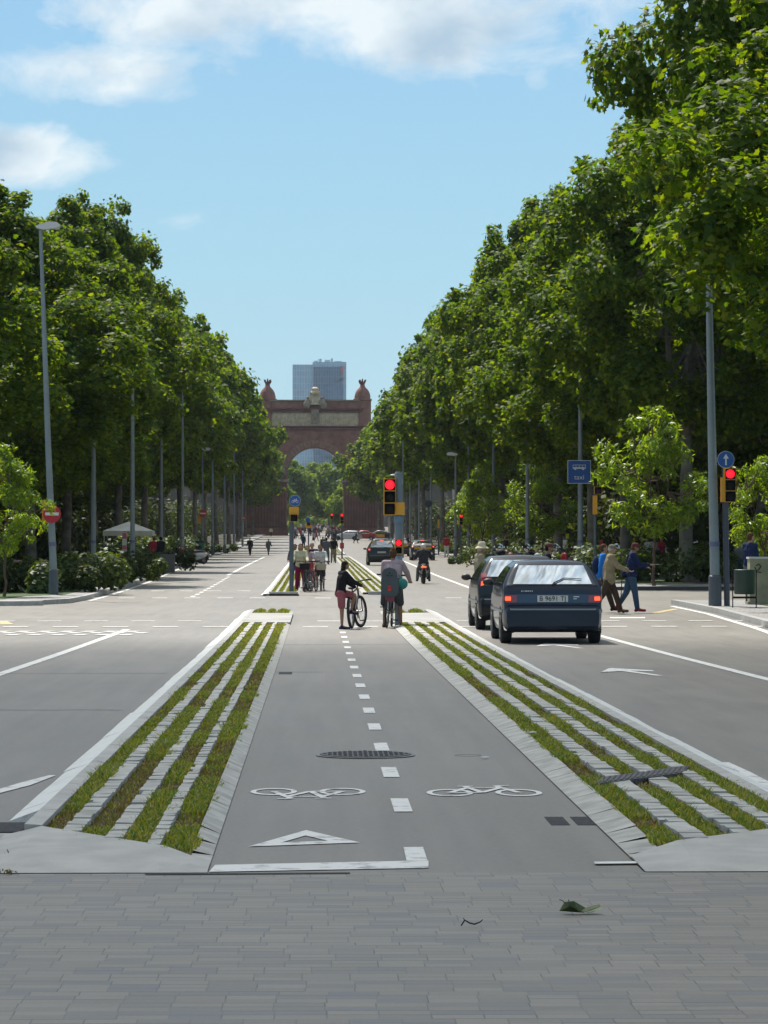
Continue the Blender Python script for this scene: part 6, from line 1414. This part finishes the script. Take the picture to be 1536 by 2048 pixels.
    if hat:
        kind, hmt = hat; f = MB()
        if kind == 'sun': f.lathe([(.0, .082), (.030, .080), (.046, .066), (.053, .040), (.056, .020), (.075, .006), (.092, -.008), (.090, -.012), (.060, .008), (.05, .01)], 20, hd + Vector((0, 0, .006 * h)), Matrix.Scale(h, 3))
        elif kind == 'cap': f.ell(hp(0, -.004, .026), (.053 * h, .060 * h, .044 * h), 14, 8, HY); f.ell(hp(0, .060, .022), (.036 * h, .040 * h, .007 * h), 12, 5, HY)
        elif kind == 'helmet': f.ell(hp(0, -.006, .012), (.066 * h, .074 * h, .068 * h), 16, 10, HY)
        part('hat' if kind == 'sun' else kind, f, hmt, t)
        if kind == 'helmet': f = MB(); f.ell(hp(0, .05, .0), (.05 * h, .028 * h, .022 * h), 12, 6, HY); part('visor', f, M_sk, t)
    if bag:
        f = MB()
        if bag[0] == 'back': f.ell(J['chest'] + Vector((0, -.105, -.05)) * h, (.085 * h, .055 * h, .13 * h), 14, 8); bb_ = 'backpack'
        else: f.ell(J['waist'] + Vector((bag[2], bag[3], -.05)) * h, (.07 * h, .04 * h, .07 * h), 12, 8); bb_ = 'bag'; 
        if bag[0] != 'back': f.tube([J['waist'] + Vector((bag[2], bag[3], .0)) * h, J['sternum'] + Vector((-bag[2] * .3, bag[3] * .6, .03)) * h], .006 * h, 5)
        part(bb_, f, bag[1], t)
    if extra: extra(t, J, h)
    return t
hb_, hd_, hg_, hk_ = cl('hair_brown', (.09, .045, .022), .3, 30), cl('hair_dark', (.022, .014, .012), .3, 30), cl('hair_grey', (.35, .33, .30), .3, 30), cl('hair_black', (.01, .01, .012), .3, 30)
c_blk, c_navy, c_pink, c_beige, c_brn, c_jean, c_wht, c_yel, c_mar, c_khk, c_brt, c_gry, c_red, c_lil = [cl(n, c) for n, c in (('black', (.014, .014, .018)), ('navy', (.014, .024, .07)), ('dusty_pink', (.27, .085, .10)), ('beige', (.25, .20, .12)), ('brown', (.055, .038, .028)), ('jean', (.045, .085, .14)), ('white', (.52, .52, .50)), ('cream', (.50, .48, .33)), ('maroon', (.20, .015, .055)), ('khaki', (.24, .21, .15)), ('bright_blue', (.02, .16, .50)), ('grey', (.11, .12, .13)), ('red', (.35, .03, .05)), ('lilac', (.36, .28, .30)))]
c_gr2 = cl('cardigan_grey', (.07, .075, .08)); c_plaid = mat('cloth_plaid', (.25, .25, .27), .9, .9, 28, (.02, .02, .03))
WALK = dict(legL=(24, 6, 1), legR=(-22, 14, 1), armL=(-18, 8, 12), armR=(22, 8, 22), lean=4, footR=30)
WALK2 = dict(legL=(-20, 16, 1), legR=(22, 4, 1), armL=(20, 8, 25), armR=(-16, 8, 14), lean=4, footL=32)
STAND = dict(legL=(3, 3, 2), legR=(-3, 2, 3), armL=(4, 7, 12), armR=(8, 8, 18))
# the girl with one foot up on her bicycle
v = at(680, 1258, 61.6)
person('girl in black top and dusty pink shorts, one leg raised over her bicycle', v.x, 61.6, R(-72), 1.36, dict(legL=(84, 96, 2), footL=8, legR=(2, 2, 2), armL=(38, 4, 22), armR=(44, 6, 20), lean=9, head=6, turn=4), c_blk, c_pink, 'navy', hd_, M_skin2, 'long', 'short', hairlen=.15, vox=.0105, female=True)
# the woman astride the bicycle with the child seat
v = at(784, 1255, 63.0)
person('woman in lilac cardigan astride the bicycle with child seat, seen from behind', v.x, 62.85, R(-8), 1.62, dict(legL=(6, 10, 9), legR=(4, 6, 10), armL=(42, 10, 14), armR=(38, 22, 12), lean=16, head=-4, bun=True), c_lil, c_gr2, 'brown', hb_, M_skin2, 'long', 'short', coat=.02, vox=.0105, bag=('side', mat('bag_turquoise', (.02, .22, .19), .6), .13, -.05), female=True)
t = thing('grey_coat', 'long grey coat tied round the waist of the woman on bicycle', 'coat', (v.x, 62.85, gz(62.8)), R(-8)); f = MB()
for s in (-1, 1): cap_(f, (s * .11, .0, .92), .10, (s * .17, .0, .50), .075)
link('skirts', remesh(f, .012, 'skirts', c_gr2), t)
# pedestrians on the crossing
def stick(t, J, h):
    f = MB(); w_ = J['waist'] + Vector((.0, -.13, -.02)) * h; f.tube([w_, (w_.x, w_.y - .05, .12)], .011, 6); part('umbrella', f, c_brn, t)
def paper(t, J, h):
    f = MB(); w_ = J['wrR'] + J['hdR'] * .08 * h; f.box(w_ + Vector((0, .03, .01)), (.14, .17, .012), .2); part('folded_map', f, M_conc, t)
v = at(959, 1100, 70.5); person('older man in cream sun hat and light jacket crossing ahead of the dark car', v.x, 70.5, R(-78), 1.72, dict(STAND, head=14, armR=(12, 6, 30)), c_khk, c_beige, 'brown', hg_, M_skin2, hat=('sun', cl('hat_cream', (.48, .42, .30))), coat=.1)
v = at(1092, 1100, 76); person('man in dark jacket and brown cap behind the roof of the blue car', v.x, 76, R(-88), 1.72, dict(WALK2, head=4), c_blk, c_brn, 'black', hk_, M_skin2, hat=('cap', cl('cap_brown', (.09, .04, .04))), coat=.08)
v = at(1218, 1228, 75); person('man in beige jacket, grey cap and brown trousers walking right', v.x, 75, R(-88), 1.70, dict(WALK, armR=(36, 6, 32), head=8, fat=1.5), c_beige, c_brn, 'brown', hg_, M_skin, hat=('cap', cl('cap_green', (.16, .15, .11))), coat=.10)
v = at(1208, 1228, 76.5); person('person in bright blue jacket half hidden by the man in beige', v.x - .05, 76.6, R(-90), 1.70, dict(WALK2, fat=1.3), c_brt, c_brn, 'black', hb_, M_skin, coat=.08, bag=('back', c_navy))
v = at(1262, 1226, 76); person('man in navy jacket and jeans with red shoes reading a map', v.x, 76, R(-88), 1.71, dict(WALK2, legL=(-14, 18, 1), legR=(12, 4, 1), armR=(30, 6, 60), armL=(25, 6, 55), head=18, fat=1.3), c_navy, c_jean, 'red', hb_, M_skin2, hat=('cap', cl('cap_maroon', (.10, .03, .03))), coat=.06, bag=('side', c_navy, -.02, -.10), extra=lambda t, J, h: (paper(t, J, h), stick(t, J, h)))
v = at(1500, 1100, 82); person('man in navy sweater behind the litter bin and cabinet', v.x, 82, R(-60), 1.86, dict(STAND, head=2), c_navy, c_gry, 'black', hb_, M_skin, z=KERB, vox=.013)
# scooter rider
person('scooter rider in plaid shirt and white helmet seen from behind', SC[0], SC[1] + .55, R(0), 1.76, dict(legL=(62, 70, 16), legR=(62, 70, 16), armL=(34, 26, 40), armR=(34, 26, 40), lean=10, fat=1.7), c_plaid, c_gry, 'black', hk_, M_skin, hat=('helmet', mat('helmet_white', (.5, .5, .48), .3)), z=.10, coat=.04, vox=.014)
# cyclists waiting, facing the camera
ST = dict(legL=(4, 6, 5), legR=(8, 10, 4), armL=(36, 12, 32), armR=(36, 12, 32), lean=8, head=3)
for px, d, lab, tp, bt, sh, hr, sl, lg, hl, H, sk in (
        (601, 109.3, 'woman in cream shirt and maroon trousers with the dark green bicycle', c_yel, c_mar, 'brown', hb_, 'long', 'long', .10, 1.70, M_skin),
        (640, 111.4, 'cyclist in white shirt and shorts on right of the waiting group', c_wht, c_brn, 'white', hb_, 'long', 'short', 0, 1.66, M_skin2),
        (624, 112.6, 'bearded man in navy jacket in the middle of the waiting cyclists', c_navy, c_gry, 'black', hg_, 'long', 'long', 0, 1.74, M_skin),
        (615, 110.8, 'woman in pale pink shirt between two of the waiting cyclists', c_lil, c_gry, 'black', hb_, 'short', 'long', .08, 1.63, M_skin),
        (590, 116.5, 'person in black top behind the woman in cream shirt', c_blk, c_jean, 'black', hk_, 'long', 'long', 0, 1.66, M_skin2)):
    v = at(px, 1183, d); person(lab, v.x, d, R(180), H, dict(ST), tp, bt, sh, hr, sk, sl, lg, hairlen=hl, vox=.014)
# walkers further off; each copies one of a few bodies with its own clothes
FAR = [(500, 1112, 1.62, 170, c_blk, c_blk, c_red, WALK, 'walker in black with red scarf on the left carriageway'), (537, 1111, 1.5, 200, c_gry, c_gry, None, WALK2, 'walker in grey carrying a backpack on the left carriageway'), (712, 1087, 1.7, -80, c_blk, c_blk, None, WALK, 'dark striding figure crossing before the distant red car'),
       (653, 1129, 1.72, 0, c_gry, c_gry, None, ST, 'cyclist in grey riding away, left of the distant pair'), (667, 1126, 1.72, 0, c_blk, c_khk, None, ST, 'cyclist in black riding away, right of the distant pair'), (646, 1110, 1.72, 10, c_brn, c_blk, None, WALK, 'walker in brown on the bike lane beyond the cyclists'), (607, 1098, 1.75, 0, c_navy, c_navy, None, WALK2, 'walker in navy behind the blue disc signal'), (545, 1072, 1.7, 160, c_yel, c_blk, None, WALK, 'person in yellow vest by the left arch pier')]
for i, (px, py, H, rz, tp, bt, sc_, ps, lab) in enumerate(FAR):
    v = G(px, py); person(lab, v.x, min(v.y, 560), R(rz), H, dict(ps), tp, bt, 'black', hk_ if i % 2 else hb_, M_skin2, vox=.026, bag=('back', c_navy) if i == 1 else None)
for i, (px, d, tp, bt, lab, lg) in enumerate([(893, 236, c_red, c_wht, 'person in red top and white trousers on the far right pavement', 'long'), (1236, 158, c_blk, c_yel, 'person in black top and yellow skirt in the shade behind the walkers', 'skirt'), (1282, 162, c_navy, c_jean, 'person in dark blue top and jeans beyond the right hedge', 'long'), (1297, 160, c_wht, c_blk, 'left of two people in white shirts beyond the young tree', 'long'), (1311, 165, c_wht, c_khk, 'right of two people in white shirts beyond the young tree', 'long'), (1322, 158, c_red, c_blk, 'person in red shirt right of two people in white shirts', 'long'), (1362, 168, c_red, c_jean, 'person in red by the white parked car in shade', 'long'), (1410, 165, c_red, c_blk, 'person in red beside the nearest right lamp post in shade', 'long'), (1480, 120, c_gry, c_jean, 'grey haired person behind the man in navy sweater', 'long'), (308, 165, c_red, c_blk, 'person in red by the left low cabinet', 'long'), (322, 163, c_blk, c_jean, 'person in black by the left low cabinet', 'long'), (1160, 175, c_brt, c_jean, 'person in blue behind the taxi sign pole', 'long'), (815, 300, c_blk, c_blk, 'dark figure behind the central traffic light', 'long')]):
    x = at(px, 1100, d).x; person(lab, x, d, R(40 * i), 1.7, dict(WALK if i % 2 else STAND), tp, bt, 'black', [hb_, hk_, hg_][i % 3], M_skin2, vox=.03, leg=lg, z=KERB if abs(x) > 7 else 0, sleeve='short' if i in (3, 4, 5, 6) else 'long')
for i, (px, d, tp, bt) in enumerate([(1255, 172, c_gry, c_jean), (1334, 175, c_wht, c_jean), (1345, 168, c_brn, c_blk), (1385, 176, c_navy, c_khk), (1203, 170, c_red, c_blk), (1425, 172, c_khk, c_jean), (1012, 185, c_blk, c_gry), (1130, 190, c_wht, c_blk)]):
    x = at(px, 1100, d).x; person('%s shaded person from the left before the far right trees, wearing %s' % (ORD[i], ['grey', 'white', 'brown', 'navy', 'red', 'khaki', 'black', 'white and black'][i]), x, d, R(70 * i), 1.7, dict(WALK2 if i % 2 else STAND), tp, bt, 'black', [hb_, hk_, hg_][i % 3], M_skin2, vox=.035, z=KERB, sleeve='short')
# the crowd under and before the arch
rs = random.Random(77); ARC = []
for i in range(8):
    ARC.append(person('tmp', 0, 0, 0, 1.7, dict((WALK, WALK2, STAND)[i % 3]), [c_blk, c_wht, c_navy, c_red, c_gry, c_brn, c_lil, c_khk][i], [c_jean, c_blk, c_brn, c_gry, c_blk, c_jean, c_blk, c_navy][i], 'black', [hk_, hb_, hd_, hg_][i % 4], M_skin2, vox=.045, group='crowd walking under the brick arch', leg='skirt' if i == 6 else 'long'))
cw = ['black', 'white', 'navy', 'red', 'grey', 'brown', 'lilac', 'khaki']
for i in range(88):
    k = i % 8; px = rs.uniform(588, 684); d = rs.choice([rs.uniform(430, 590), rs.uniform(560, 820), rs.uniform(590, 760)]); x = at(px, 1070, d).x
    lab = 'one of the tiny walkers in %s in the crowd under the arch' % cw[k]
    if i < 8:
        o = ARC[k]; o.location = (x, d, gz(d)); o.rotation_euler = (0, 0, rs.uniform(0, 6.28)); o['label'] = lab
    else: dup(ARC[k], (x, d, gz(d)), rs.uniform(0, 6.28), lab)
# ------------------------------------------------------------------ air: pale haze between here and the far tower
mh = bpy.data.materials.new('air_haze'); mh.use_nodes = True; hn = mh.node_tree; hn.nodes.remove(hn.nodes['Principled BSDF'])
pv = hn.nodes.new('ShaderNodeVolumePrincipled'); pv.inputs['Color'].default_value = (.78, .88, 1.0, 1); pv.inputs['Density'].default_value = .00006; pv.inputs['Anisotropy'].default_value = .2
hn.links.new(pv.outputs[0], hn.nodes['Material Output'].inputs['Volume'])
mb = MB(); mb.box((0, 990, 54), (1900, 2100, 118)); o = link('haze', mb.mesh('haze', mh)); o['kind'] = 'stuff'; o['category'] = 'haze'; o['label'] = 'thin pale haze in the air along the avenue'
scn.cycles.volume_bounces = 0; scn.cycles.volume_step_rate = 4
